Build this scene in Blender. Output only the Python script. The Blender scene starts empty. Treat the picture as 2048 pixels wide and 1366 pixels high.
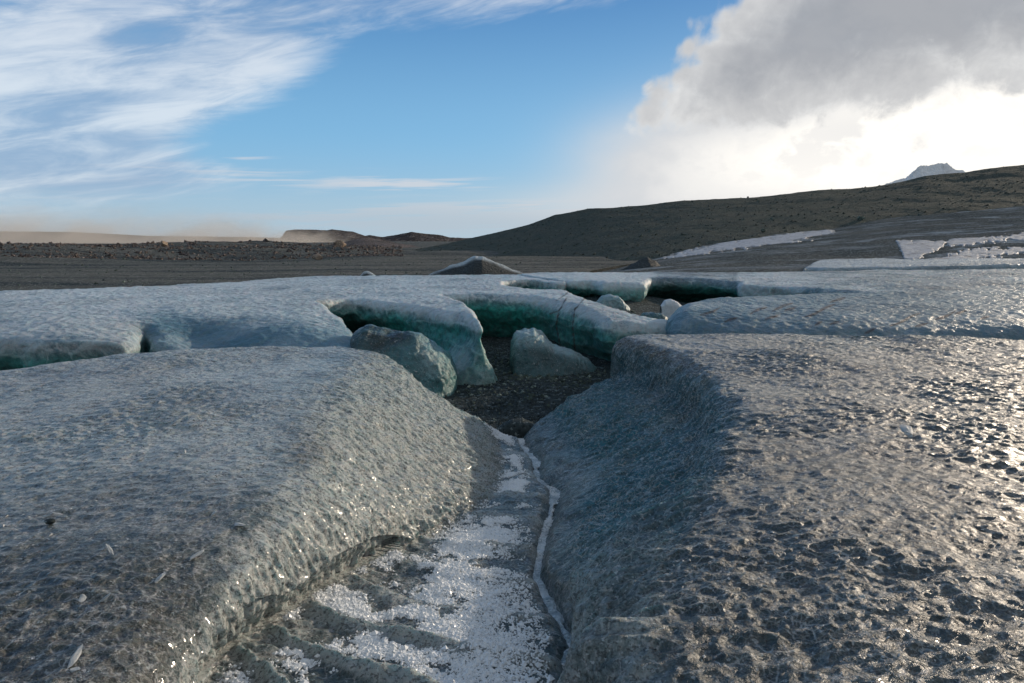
import bpy, math, numpy as np
from mathutils import Vector, Matrix
S = bpy.context.scene
COL = S.collection
R = math.radians
f4 = np.float32

# ------------------------------------------------------------------ camera
PITCH = R(8.46); F = 1365.0
cd = bpy.data.cameras.new('camera'); cam = bpy.data.objects.new('camera', cd); COL.objects.link(cam)
cd.sensor_width = 36.0; cd.lens = 24.0; cd.clip_start = 0.05; cd.clip_end = 20000
cam.location = (0, 0, 0); cam.rotation_euler = (R(90) - PITCH, 0, 0)
S.camera = cam
SUN_AZ, SUN_EL = R(50), R(13.5)          # to the right of the view, low
SKY_STRENGTH = 0.10
SUN_STRENGTH = 3.0
S.view_settings.view_transform = 'Standard'; S.view_settings.look = 'None'
S.view_settings.exposure = 0.14; S.view_settings.gamma = 1.0; S.view_settings.use_curve_mapping = False
S.cycles.max_bounces = 6; S.cycles.diffuse_bounces = 3; S.cycles.glossy_bounces = 3
S.cycles.transmission_bounces = 4; S.cycles.volume_bounces = 1
S.cycles.sample_clamp_indirect = 4.0; S.cycles.sample_clamp_direct = 0.0
S.cycles.volume_step_rate = 1.0; S.cycles.volume_max_steps = 64
S.cycles.use_denoising = True; S.cycles.use_adaptive_sampling = True; S.cycles.adaptive_threshold = .03

sl = bpy.data.lights.new('sun', 'SUN'); so = bpy.data.objects.new('sun', sl); COL.objects.link(so)
sl.energy = SUN_STRENGTH; sl.angle = R(1.0); sl.color = (1.0, 0.83, 0.64)
sd = Vector((math.sin(SUN_AZ) * math.cos(SUN_EL), math.cos(SUN_AZ) * math.cos(SUN_EL), math.sin(SUN_EL)))
so.rotation_euler = sd.to_track_quat('Z', 'Y').to_euler()

# ------------------------------------------------------------------ shader expression helper
class E:
    """tiny wrapper: arithmetic on sockets makes Math nodes"""
    nt = None
    def __init__(s, v): s.v = v
    @staticmethod
    def m(op, *a, clamp=False):
        n = E.nt.nodes.new('ShaderNodeMath'); n.operation = op; n.use_clamp = clamp
        for i, x in enumerate(a):
            x = x.v if isinstance(x, E) else x
            if isinstance(x, (int, float)): n.inputs[i].default_value = x
            else: E.nt.links.new(x, n.inputs[i])
        return E(n.outputs[0])
    def __add__(s, o): return E.m('ADD', s, o)
    __radd__ = __add__
    def __sub__(s, o): return E.m('SUBTRACT', s, o)
    def __rsub__(s, o): return E.m('SUBTRACT', o, s)
    def __mul__(s, o): return E.m('MULTIPLY', s, o)
    __rmul__ = __mul__
    def __truediv__(s, o): return E.m('DIVIDE', s, o)
    def __neg__(s): return s * -1.0
def node(t, **kw):
    n = E.nt.nodes.new(t)
    for k, v in kw.items(): setattr(n, k, v)
    return n
def link(a, b): E.nt.links.new(a.v if isinstance(a, E) else a, b)
def setin(n, k, v):
    if isinstance(v, E) or isinstance(v, bpy.types.NodeSocket): link(v, n.inputs[k])
    else: n.inputs[k].default_value = v
def sstep(a, b, x):
    n = node('ShaderNodeMapRange', interpolation_type='SMOOTHSTEP'); n.clamp = True
    setin(n, 0, x); n.inputs[1].default_value = a; n.inputs[2].default_value = b
    return E(n.outputs[0])
def comb(x, y, z):
    n = node('ShaderNodeCombineXYZ'); setin(n, 0, x); setin(n, 1, y); setin(n, 2, z); return n.outputs[0]
def noise(vec, scale, detail=4, rough=.55, dist=0.0, dims='3D'):
    n = node('ShaderNodeTexNoise', noise_dimensions=dims)
    if vec is not None: link(vec, n.inputs['Vector'])
    n.inputs['Scale'].default_value = scale; n.inputs['Detail'].default_value = detail
    n.inputs['Roughness'].default_value = rough; n.inputs['Distortion'].default_value = dist
    return E(n.outputs[0])
def voro(vec, scale, feature='F1', smooth=None, rand=1.0, out='Distance'):
    n = node('ShaderNodeTexVoronoi', feature=feature)
    if vec is not None: link(vec, n.inputs['Vector'])
    n.inputs['Scale'].default_value = scale; n.inputs['Randomness'].default_value = rand
    if smooth is not None and 'Smoothness' in n.inputs: n.inputs['Smoothness'].default_value = smooth
    return E(n.outputs[out])
def mixc(f, a, b):
    n = node('ShaderNodeMix', data_type='RGBA')
    setin(n, 0, f)
    for i, c in ((6, a), (7, b)):
        if isinstance(c, tuple): n.inputs[i].default_value = (*c, 1)
        else: link(c, n.inputs[i])
    return n.outputs[2]
def attr(name): return E(node('ShaderNodeAttribute', attribute_name=name).outputs['Fac'])
def srgb(r, g, b, k=1.0):
    return tuple(k * (((c / 255 + .055) / 1.055) ** 2.4 if c > 10 else c / 255 / 12.92) for c in (r, g, b))

# ------------------------------------------------------------------ sky
W = bpy.data.worlds.new('World'); S.world = W; W.use_nodes = True
E.nt = W.node_tree; W.node_tree.nodes.clear()
sky = node('ShaderNodeTexSky', sky_type='NISHITA'); sky.sun_disc = False
sky.sun_elevation = SUN_EL; sky.sun_rotation = SUN_AZ
sky.air_density = 1.0; sky.dust_density = 0.6; sky.ozone_density = 2.2; sky.altitude = 50
tc = node('ShaderNodeTexCoord'); sp = node('ShaderNodeSeparateXYZ'); link(tc.outputs['Generated'], sp.inputs[0])
X, Y, Z = (E(sp.outputs[i]) for i in range(3))
AZ = E.m('ARCTAN2', X, Y); EL = E.m('ARCSINE', Z)
def ell(px, py):
    dx = (px - 1024) / F; dy = (683 - py) / F
    x, y, z = dx, math.cos(PITCH) + dy * math.sin(PITCH), -math.sin(PITCH) + dy * math.cos(PITCH)
    return math.atan2(x, y), math.asin(z / math.sqrt(x * x + y * y + z * z))
def rot(ax, ay, deg):
    c, s = math.cos(R(deg)), math.sin(R(deg)); return ax * c + ay * s, ay * c - ax * s
def blob(px, py, wx, wy, deg=0.0):
    """gaussian patch of the sky dome centred on a direction; widths in degrees"""
    a, e = ell(px, py); u, v = rot(AZ - a, EL - e, deg)
    u = u / R(wx); v = v / R(wy)
    return E.m('EXPONENT', -(u * u + v * v))
# sky base: the physical sky, deepened towards clear polar blue
skm = node('ShaderNodeMix', data_type='RGBA', blend_type='MULTIPLY'); skm.inputs[0].default_value = 1
link(sky.outputs[0], skm.inputs[6]); k = SKY_STRENGTH; skm.inputs[7].default_value = (k, k, k, 1)
clear = mixc(sstep(R(-1), R(9), EL), srgb(160, 192, 216), srgb(122, 180, 222))
clear = mixc(sstep(R(6), R(24), EL), clear, srgb(46, 114, 180))
clear = mixc(sstep(R(26), R(60), EL), clear, srgb(112, 134, 156))
clear = mixc(sstep(.25, -.45, Y), clear, srgb(142, 156, 168))
base = mixc(.80, skm.outputs[2], clear)
def streak(deg, sx, sy, seed, detail=6, rough=.6, dist=.6):
    u, v = rot(AZ, EL, deg)
    return noise(comb(u * sx, v * sy, seed), 1.0, detail, rough, dist)
# high cirrus, upper left, combed by the wind
n0 = streak(16, 3.5, 9, 12.3, 4, .5, .5); n1 = streak(13, 7, 34, 3.1, 6, .62, .5); n2 = streak(10, 16, 110, 8.7, 5, .66, .3)
cirm = (blob(-60, 80, 14, 10) * .75 + blob(300, 90, 11, 7.0, 22) * .75 + blob(100, 270, 12, 6, 8) * .74 + blob(540, 100, 6.5, 3.6, 26) * .75
        + blob(1000, -25, 17, 3.0, 4) * 1.1 + blob(280, 350, 14, 1.9, 0) * .9 + blob(280, 235, 5, 2.2, 14) * .35)
thin = blob(600, 270, 7, 3.5, 20) + blob(470, 285, 5, 2.2, 0)
cir = sstep(.38, 1.25, cirm * (.52 + n0 * .55) + (n1 - .5) * .9 * E.m('MINIMUM', cirm * 1.6, 1.0) + (n2 - .5) * .42 * E.m('MINIMUM', cirm * 1.6, 1.0) - thin * .30)
ccol = mixc(sstep(.34, .60, n1 * .55 + n0 * .45), srgb(146, 168, 196), srgb(230, 233, 236))
c1 = mixc(E.m('MULTIPLY', cir, .68), base, ccol)
# low thin bars of cloud
n4 = streak(1.5, 6, 120, 5.5, 4, .55, .25); n5 = streak(2, 14, 260, 7.5, 3, .55, .2)
low = blob(1000, 432, 11, 1.0, 1) * 1.6 + blob(820, 368, 8, .5, 1) * .8 + blob(480, 352, 9, .7, 0) * .5 + blob(520, 430, 22, 1.1, 0) * .5 + blob(470, 317, 3, .3, 0) * .7 + blob(870, 446, 12, .6) * .5
lowc = sstep(.12, .62, E.m('MINIMUM', low, 1.1) * .55 + (n4 - .5) * 2.4 + (n5 - .5) * .8) * E.m('MINIMUM', low * 1.3, 1.0)
c1 = mixc(lowc * .72, c1, mixc(sstep(R(4.5), R(1.2), EL), srgb(208, 208, 212), srgb(172, 184, 196)))
hz = sstep(R(5.5), R(-.5), EL)
c1 = mixc(hz * .35, c1, srgb(180, 194, 204))
# glow of the hidden sun, lower right
gn = noise(comb(AZ * 8, EL * 13, 2.2), 1.0, 6, .55, .35); gn2 = noise(comb(AZ * 22, EL * 34, 5.2), 1.0, 5, .6, .3)
gl = blob(2020, 280, 11, 4.6) * .95 + blob(1560, 320, 10, 5.0) * .62 + blob(1300, 320, 8, 4.0) * .34 + blob(1200, 410, 12, 1.8) * .25 + blob(2600, 270, 20, 8) * .8
glow = sstep(-.02, .62, gl * (.8 + gn * .4))
gcol = mixc(sstep(.50, 1.05, gl * (.62 + gn2 * .3 + gn * .5)), srgb(206, 208, 211), srgb(254, 250, 243, 1.03))
c1 = mixc(glow, c1, gcol)
# cumulus puffs inside the glow
puff = sstep(.47, .56, gn * .55 + gn2 * .45) * sstep(.12, .6, gl) * (blob(1560, 310, 10, 3.5) + blob(1780, 245, 7, 1.6) * .8 + blob(1850, 300, 3, 1.3) * .6)
c1 = mixc(E.m('MULTIPLY', puff, .42, clamp=True), c1, srgb(214, 214, 215))
# cumulus bank, upper right
a0, e0 = ell(1272, 225); a1, e1 = ell(1452, 0)
dxy = math.hypot(a1 - a0, e1 - e0); nx, ny = (e1 - e0) / dxy, -(a1 - a0) / dxy
side = (AZ - a0) * nx + (EL - e0) * ny
bot = (EL - ell(1600, 250)[1]) - sstep(ell(1500, 0)[0], ell(2048, 0)[0], AZ) * R(1.3)
vv = comb(AZ, EL, .37)
cn = noise(vv, 13, 8, .58, .5) - .5; cn2 = noise(vv, 34, 6, .6, .3) - .5
pv = voro(vv, 26, 'SMOOTH_F1', .35); pv2 = voro(vv, 60, 'SMOOTH_F1', .3)
inside = E.m('SMOOTH_MIN', side + cn * .055 - pv * .034 - pv2 * .016 + .022, bot + cn * .07 + cn2 * .03, .03)
cum = sstep(-.010, .016, inside + cn2 * .02)
thick = sstep(-.01, .10, inside + cn2 * .05)
shade = noise(comb(AZ * 5, EL * 9, 6.1), 1.0, 6, .55, .5)
lit = sstep(.62, .80, noise(comb(AZ * 9, EL * 12, 3.3), 1.0, 7, .6, .6) + blob(1775, 70, 3.2, 1.7, -20) * .16)
cumc = mixc(E.m('MULTIPLY', thick, (.55 + shade * .85), clamp=True), srgb(226, 226, 225), srgb(152, 156, 163))
cumc = mixc(sstep(.35, .65, shade + cn * .5) * .55, cumc, srgb(172, 173, 176))
cumc = mixc(lit * .8, cumc, srgb(232, 232, 230))
c1 = mixc(cum * .97, c1, cumc)
bg = node('ShaderNodeBackground'); link(c1, bg.inputs[0]); bg.inputs[1].default_value = 1.0
wo = node('ShaderNodeOutputWorld'); link(bg.outputs[0], wo.inputs[0])
W.cycles.sampling_method = 'MANUAL'; W.cycles.sample_map_resolution = 1024

# ------------------------------------------------------------------ numpy noise
def _h(ix, iy, iz, seed):
    h = (ix.astype(np.uint32) * np.uint32(374761393) + iy.astype(np.uint32) * np.uint32(668265263)
         + iz.astype(np.uint32) * np.uint32(2147483647 & 0x7FFFFFFF) + np.uint32(seed * 144665 + 17))
    h = (h ^ (h >> np.uint32(13))) * np.uint32(1274126177)
    h = (h ^ (h >> np.uint32(15))) * np.uint32(2246822519)
    return h ^ (h >> np.uint32(16))
def vnoise(p, seed=0):
    """smooth 3-D value noise, -1..1; p is (...,3)"""
    p = np.asarray(p, np.float64); i = np.floor(p).astype(np.int64); f = (p - i).astype(f4)
    f = f * f * f * (f * (f * 6 - 15) + 10)
    out = 0
    for dz in (0, 1):
        wz = f[..., 2] if dz else 1 - f[..., 2]
        for dy in (0, 1):
            wy = f[..., 1] if dy else 1 - f[..., 1]
            for dx in (0, 1):
                wx = f[..., 0] if dx else 1 - f[..., 0]
                out = out + wx * wy * wz * (_h((i[..., 0] + dx) & 0xFFFFFF, (i[..., 1] + dy) & 0xFFFFFF, (i[..., 2] + dz) & 0xFFFFFF, seed).astype(f4) / f4(2147483648.0) - 1)
    return out
def fbm(p, scale=1.0, octv=4, gain=.5, seed=0, ridged=False):
    p = np.asarray(p, np.float64) * scale; a = 1.0; s = 0; t = 0
    for o in range(octv):
        n = vnoise(p + 17.3 * o, seed + o)
        if ridged: n = 1 - 2 * np.abs(n)
        s = s + a * n; t += a; a *= gain; p = p * 2.03
    return s / t
def worley2(u, v, seed=0, jit=.9):
    """cellular F1, F2 on a plane"""
    iu = np.floor(u).astype(np.int64); iv = np.floor(v).astype(np.int64)
    F1 = np.full(u.shape, 9.0, f4); F2 = F1.copy()
    z0 = np.zeros_like(iu)
    for a in (-1, 0, 1):
        for b in (-1, 0, 1):
            h = _h((iu + a) & 0xFFFFFF, (iv + b) & 0xFFFFFF, z0, seed)
            jx = (h & np.uint32(1023)).astype(f4) / 1023; jy = ((h >> np.uint32(10)) & np.uint32(1023)).astype(f4) / 1023
            dx = (iu + a) + .5 + (jx - .5) * jit - u; dy = (iv + b) + .5 + (jy - .5) * jit - v
            d = np.sqrt(dx * dx + dy * dy).astype(f4)
            F2 = np.minimum(np.maximum(F1, d), F2); F1 = np.minimum(F1, d)
    return F1, F2
def ss(a, b, x):
    t = np.clip((x - a) / (b - a), 0, 1); return t * t * (3 - 2 * t)
def xyz(x, y, z): return np.stack(np.broadcast_arrays(x, y, z), -1)

# ------------------------------------------------------------------ pixel of the 2048 px photograph -> world point
CP, SP = math.cos(PITCH), math.sin(PITCH)
def ray(px, py):
    dx = (px - 1024) / F; dy = (683 - py) / F
    return dx, CP + dy * SP, -SP + dy * CP
def PZ(px, py, z):
    x, y, w = ray(px, py); k = z / w; return (x * k, y * k, z)
def PD(px, py, d):
    x, y, w = ray(px, py); k = d / y; return (x * k, d, w * k)
def project(p):
    x, y, z = p[..., 0], p[..., 1], p[..., 2]
    fw = y * CP - z * SP; up = y * SP + z * CP
    fw = np.where(np.abs(fw) < 1e-3, 1e-3, fw)
    return 1024 + F * x / fw, 683 - F * up / fw

# ------------------------------------------------------------------ objects
def mesh_obj(name, V, Fq, mat, parent=None, attrs=None, smooth=True, origin=None, normals=None):
    V = np.asarray(V, f4).reshape(-1, 3); Fq = np.asarray(Fq, np.int32)
    if origin is None:
        if parent is not None: origin = (0, 0, 0)
        else:
            lo, hi = V.min(0), V.max(0); origin = ((lo[0] + hi[0]) / 2, (lo[1] + hi[1]) / 2, lo[2])
    org = np.array(origin, f4)
    if parent is not None: pass
    V = V - org
    me = bpy.data.meshes.new(name); me.vertices.add(len(V)); me.vertices.foreach_set('co', V.ravel())
    k = Fq.shape[1]; n = len(Fq)
    me.loops.add(n * k); me.polygons.add(n)
    me.loops.foreach_set('vertex_index', Fq.ravel())
    me.polygons.foreach_set('loop_start', np.arange(0, n * k, k, dtype=np.int32))
    me.polygons.foreach_set('use_smooth', np.full(n, smooth, bool))
    me.update(calc_edges=True); me.validate(verbose=False)
    if attrs:
        for a, val in attrs.items():
            at = me.attributes.new(a, 'FLOAT', 'POINT'); at.data.foreach_set('value', np.asarray(val, f4).ravel())
    if normals is not None: me.normals_split_custom_set_from_vertices(np.asarray(normals, f4).reshape(-1, 3))
    me.materials.append(mat)
    o = bpy.data.objects.new(name, me); COL.objects.link(o)
    if parent is not None:
        o.parent = parent; o.location = Vector(origin) - parent.location if origin != (0, 0, 0) else -parent.location
    else: o.location = origin
    return o
def tag(o, label, cat=None, group=None, kind=None):
    o['label'] = label
    if cat: o['category'] = cat
    if group: o['group'] = group
    if kind: o['kind'] = kind
    return o
def empty(name, loc):
    o = bpy.data.objects.new(name, None); o.empty_display_size = .2; COL.objects.link(o); o.location = loc; return o
def gridfaces(nr, nc, mask=None):
    i = np.arange(nr * nc).reshape(nr, nc)
    q = np.stack([i[:-1, :-1], i[:-1, 1:], i[1:, 1:], i[1:, :-1]], -1)
    q = q[mask] if mask is not None else q.reshape(-1, 4)
    return q
def compact(V, Fq, extra=()):
    used = np.unique(Fq); m = np.zeros(len(V), np.int64); m[used] = np.arange(len(used))
    return V[used], m[Fq], [e[used] for e in extra]
def grid_normals(P):
    a = np.gradient(P, axis=0); b = np.gradient(P, axis=1); n = np.cross(b, a)
    n /= np.linalg.norm(n, axis=-1, keepdims=True) + 1e-12
    return n
def crom(C, ts, axis):
    """Catmull-Rom along an axis of the control net at parameters ts (0..n-1)"""
    C = np.moveaxis(np.asarray(C, float), axis, 0); n = len(C)
    i = np.clip(np.floor(ts).astype(int), 0, n - 2); t = (ts - i).reshape((-1,) + (1,) * (C.ndim - 1))
    g = lambda k: C[np.clip(k, 0, n - 1)]
    p0, p1, p2, p3 = g(i - 1), g(i), g(i + 1), g(i + 2)
    r = .5 * (2 * p1 + (p2 - p0) * t + (2 * p0 - 5 * p1 + 4 * p2 - p3) * t ** 2 + (3 * p1 - p0 - 3 * p2 + p3) * t ** 3)
    return np.moveaxis(r, 0, axis)

# ------------------------------------------------------------------ materials
def new_mat(name):
    m = bpy.data.materials.new(name); m.use_nodes = True; m.node_tree.nodes.clear(); E.nt = m.node_tree
    b = node('ShaderNodeBsdfPrincipled'); o = node('ShaderNodeOutputMaterial'); link(b.outputs[0], o.inputs[0])
    m.cycles.displacement_method = 'BUMP'
    return m, b, o
def bump(hgt, dist, strength=1.0, prev=None):
    n = node('ShaderNodeBump'); setin(n, 'Height', hgt); n.inputs['Distance'].default_value = dist; n.inputs['Strength'].default_value = strength
    if prev is not None: link(prev, n.inputs['Normal'])
    return n.outputs[0]
def obco(): return node('ShaderNodeNewGeometry').outputs['Position']

def ice_material(name, fine=1.0, rough=(.16, .42), sss=.25, frost_col=(.42, .50, .55), grey=(.16, .20, .22), dirt_col=(.055, .048, .042), teal_col=(.02, .13, .13), fleck=True, bmp=1.0, coat=0.0, blue=False, veins=False):
    """weathered glacier ice: vertex attributes dirt, teal, frost say where the ice is dirty, clear or white, plus some painted light"""
    m, b, o = new_mat(name); P = obco()
    d, t, fr = attr('dirt'), attr('teal'), attr('frost')
    nA = noise(P, 3.0 * fine, 6, .62, .4); nB = noise(P, 14 * fine, 6, .68, .3); nC = noise(P, 60 * fine, 4, .7)
    v = voro(P, 38 * fine, 'F1'); v2 = voro(P, 13 * fine, 'SMOOTH_F1', .4)
    cloud = sstep(.42, .62, nA * .34 + nB * .38 + nC * .28 + (fr - .5) * .42)
    c = mixc(cloud, grey, frost_col)
    c = mixc(t * (.55 + nB * .6), c, mixc(sstep(.35, .65, nB), teal_col, tuple(min(1, x * 2.2) for x in teal_col)))
    if blue: c = mixc(attr('blue') * (.45 + nB * .7), c, (.085, .20, .27))
    df = E.m('MULTIPLY', d, sstep(.26, .60, nB * .55 + nC * .35 + nA * .1 + (d - .5) * .25), clamp=True)
    c = mixc(df, c, mixc(sstep(.4, .62, nC), dirt_col, tuple(x * 2.1 for x in dirt_col)))
    if veins:
        c = mixc(attr('clear') * (.45 + nB * .75), c, (.024, .040, .046))
        wv = node('ShaderNodeVectorMath', operation='MULTIPLY_ADD'); link(node('ShaderNodeTexNoise').outputs['Color'], wv.inputs[0]); wv.inputs[1].default_value = (.06, .06, .06); link(P, wv.inputs[2])
        tn = wv.inputs[0].links[0].from_node; link(P, tn.inputs['Vector']); tn.inputs['Scale'].default_value = 11; tn.inputs['Detail'].default_value = 4
        ve = voro(wv.outputs[0], 21, 'DISTANCE_TO_EDGE'); ve2 = voro(wv.outputs[0], 55, 'DISTANCE_TO_EDGE')
        zone = sstep(.42, .62, noise(P, 2.2, 5, .65, .5))
        vn = sstep(.10, .0, ve) * sstep(.42, .56, nB) * .7 + sstep(.16, .0, ve2) * zone * .5
        c = mixc(E.m('MULTIPLY', vn, 1.0, clamp=True), c, (.42, .43, .42))
        c = mixc(sstep(.50, .62, noise(P, 70, 3, .65)) * .65, c, (.030, .032, .032))
        c = mixc(sstep(.52, .70, noise(P, 5.5, 6, .7, .7)) * (1.0 - zone) * .5, c, (.045, .052, .054))
    if fleck:
        fl = sstep(.61, .68, noise(P, 52 * fine, 3, .6)) * .55 + sstep(.655, .69, noise(P, 17 * fine, 4, .65, .6)) * .7
        c = mixc(E.m('MULTIPLY', fl, .8, clamp=True), c, (.62, .66, .68))
    dark = sstep(.60, .72, noise(P, 9 * fine, 5, .7, .5))
    c = mixc(dark * .35, c, tuple(x * .35 for x in grey))
    link(c, b.inputs['Base Color'])
    b.inputs['Coat Weight'].default_value = coat; b.inputs['Coat Roughness'].default_value = .10; b.inputs['Coat IOR'].default_value = 1.33
    rg = node('ShaderNodeMapRange'); setin(rg, 0, nB * .6 + nC * .4 + fr * .25); rg.inputs[1].default_value = .35; rg.inputs[2].default_value = .8
    rg.inputs[3].default_value = rough[0]; rg.inputs[4].default_value = rough[1]; link(rg.outputs[0], b.inputs['Roughness'])
    b.inputs['IOR'].default_value = 1.31; b.inputs['Specular IOR Level'].default_value = .5
    if sss:
        b.inputs['Subsurface Weight'].default_value = sss; b.inputs['Subsurface Radius'].default_value = (.25, .7, .75); b.inputs['Subsurface Scale'].default_value = .12
    h1 = bump(v2, .035 * bmp / fine, .8)
    h2 = bump(nB + v * .4, .02 * bmp / fine, .8, h1)
    h3 = bump(nC + noise(P, 160 * fine, 2, .6) * .5, .008 * bmp / fine, .9, h2)
    link(h3, b.inputs['Normal'])
    return m
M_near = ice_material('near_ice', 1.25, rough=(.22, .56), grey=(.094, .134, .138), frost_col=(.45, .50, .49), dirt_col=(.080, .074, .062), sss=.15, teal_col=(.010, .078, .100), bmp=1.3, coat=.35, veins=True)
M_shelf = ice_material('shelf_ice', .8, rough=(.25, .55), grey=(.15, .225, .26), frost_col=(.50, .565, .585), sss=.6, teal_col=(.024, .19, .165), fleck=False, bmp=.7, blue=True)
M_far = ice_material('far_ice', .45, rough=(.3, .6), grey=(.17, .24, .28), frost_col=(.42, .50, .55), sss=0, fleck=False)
M_block = ice_material('block_ice', 1.2, dirt_col=(.026, .029, .029), rough=(.2, .5), grey=(.12, .19, .22), frost_col=(.36, .44, .48), sss=.3)

def node_scale(P, v):
    n = node('ShaderNodeVectorMath', operation='MULTIPLY'); link(P, n.inputs[0]); n.inputs[1].default_value = v; return n.outputs[0]
def gravel_material(name, c1, c2, c3, sc=1.0, b1=.03, rough=.9, pale=.0, streaky=False, spec=.12):
    m, b, o = new_mat(name); P = obco()
    nA = noise(P, .35 * sc, 6, .6, .4); nB = noise(P, 6 * sc, 6, .7); nC = noise(P, 34 * sc, 4, .75)
    v = voro(P, 22 * sc, 'F1'); vc = node('ShaderNodeTexVoronoi'); link(P, vc.inputs['Vector']); vc.inputs['Scale'].default_value = 22 * sc
    sepc = node('ShaderNodeSeparateColor'); link(vc.outputs['Color'], sepc.inputs[0]); rnd = E(sepc.outputs[0])
    if streaky: nA = noise(node_scale(P, (.12, .8, 1)), .35 * sc * 2.2, 6, .6, .4)
    c = mixc(sstep(.38, .60, nA), c1, c2)
    c = mixc(sstep(.5, .68, nB * .6 + nC * .4), c, c3)
    c = mixc(sstep(.80, .97, rnd) * .55, c, tuple(min(1, x * 2.6) for x in c3))
    c = mixc(sstep(.2, .0, rnd) * .6, c, tuple(x * .4 for x in c1))
    if pale: 
        f = attr('snow'); c = mixc(E.m('MULTIPLY', f, sstep(.46, .60, noise(node_scale(P, (.35, .8, 1)), .75 * sc, 7, .75, .8)) * .8, clamp=True), c, (.34, .39, .43))
    link(c, b.inputs['Base Color']); b.inputs['Roughness'].default_value = rough; b.inputs['Specular IOR Level'].default_value = spec
    link(bump(nC, b1 * .4 / sc, .9, bump(v * -1.0 + nB, b1 / sc, 1.0)), b.inputs['Normal'])
    return m
M_gravel = gravel_material('dark_gravel', (.028, .042, .045), (.046, .060, .063), (.08, .098, .10))
M_plain = gravel_material('outwash_gravel', (.020, .033, .036), (.115, .116, .102), (.15, .15, .137), .55, streaky=True)
M_moraine = gravel_material('moraine_gravel', (.056, .070, .060), (.080, .084, .070), (.13, .134, .115), .9, .015, spec=0.03)
M_rock_far = gravel_material('far_rock', (.085, .080, .082), (.14, .12, .11), (.19, .165, .15), .012, .12)
M_rock_near = gravel_material('mound_rock', (.085, .072, .068), (.14, .112, .10), (.21, .18, .16), .3, .04)
M_stone_dark = gravel_material('dark_stone', (.033, .047, .050), (.052, .066, .069), (.10, .118, .118), 2.0, .01)
M_stone_tan = gravel_material('tan_stone', (.16, .12, .09), (.28, .22, .17), (.36, .30, .24), 1.0, .02)
M_stone_green = gravel_material('green_stone', (.06, .08, .07), (.10, .13, .11), (.16, .19, .17), 1.0, .02)
def snow_material(name, col=(.70, .74, .78), dirty=(.26, .23, .21), sc=1.0, amt=.5):
    m, b, o = new_mat(name); P = obco(); n = noise(P, 1.3 * sc, 7, .65, .5); n2 = noise(P, 12 * sc, 5, .7)
    link(mixc(sstep(.48, .70, n) * amt, col, dirty), b.inputs['Base Color']); b.inputs['Roughness'].default_value = .6
    link(bump(n2 + n, .05 / sc, .8), b.inputs['Normal']); return m
M_snow = snow_material('old_snow')
M_oldsnow = snow_material('grey_snow', (.42, .44, .47), (.10, .10, .10), 1.6, 1.0)
M_peak = snow_material('peak_snow', (.93, .93, .94), (.40, .39, .40), .02, .45)
def crystal_material():
    m, b, o = new_mat('frost_crystals'); b.inputs['Base Color'].default_value = (.78, .81, .83, 1); b.inputs['Roughness'].default_value = .25
    b.inputs['IOR'].default_value = 1.31; b.inputs['Transmission Weight'].default_value = .0; return m
M_cryst = crystal_material()
M_flake = snow_material('ice_flake', (.45, .47, .47), (.30, .30, .29), 30)
def trickle_material():
    m, b, o = new_mat('frozen_trickle'); P = obco(); n = noise(P, 60, 5, .7); v = voro(P, 90)
    n3 = noise(P, 9, 5, .7)
    link(mixc(sstep(.40, .6, n * .45 + n3 * .55), (.20, .26, .29), (.68, .73, .76)), b.inputs['Base Color']); b.inputs['Roughness'].default_value = .3
    link(bump(n + v, .008, .9), b.inputs['Normal']); return m
M_trickle = trickle_material()

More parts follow.
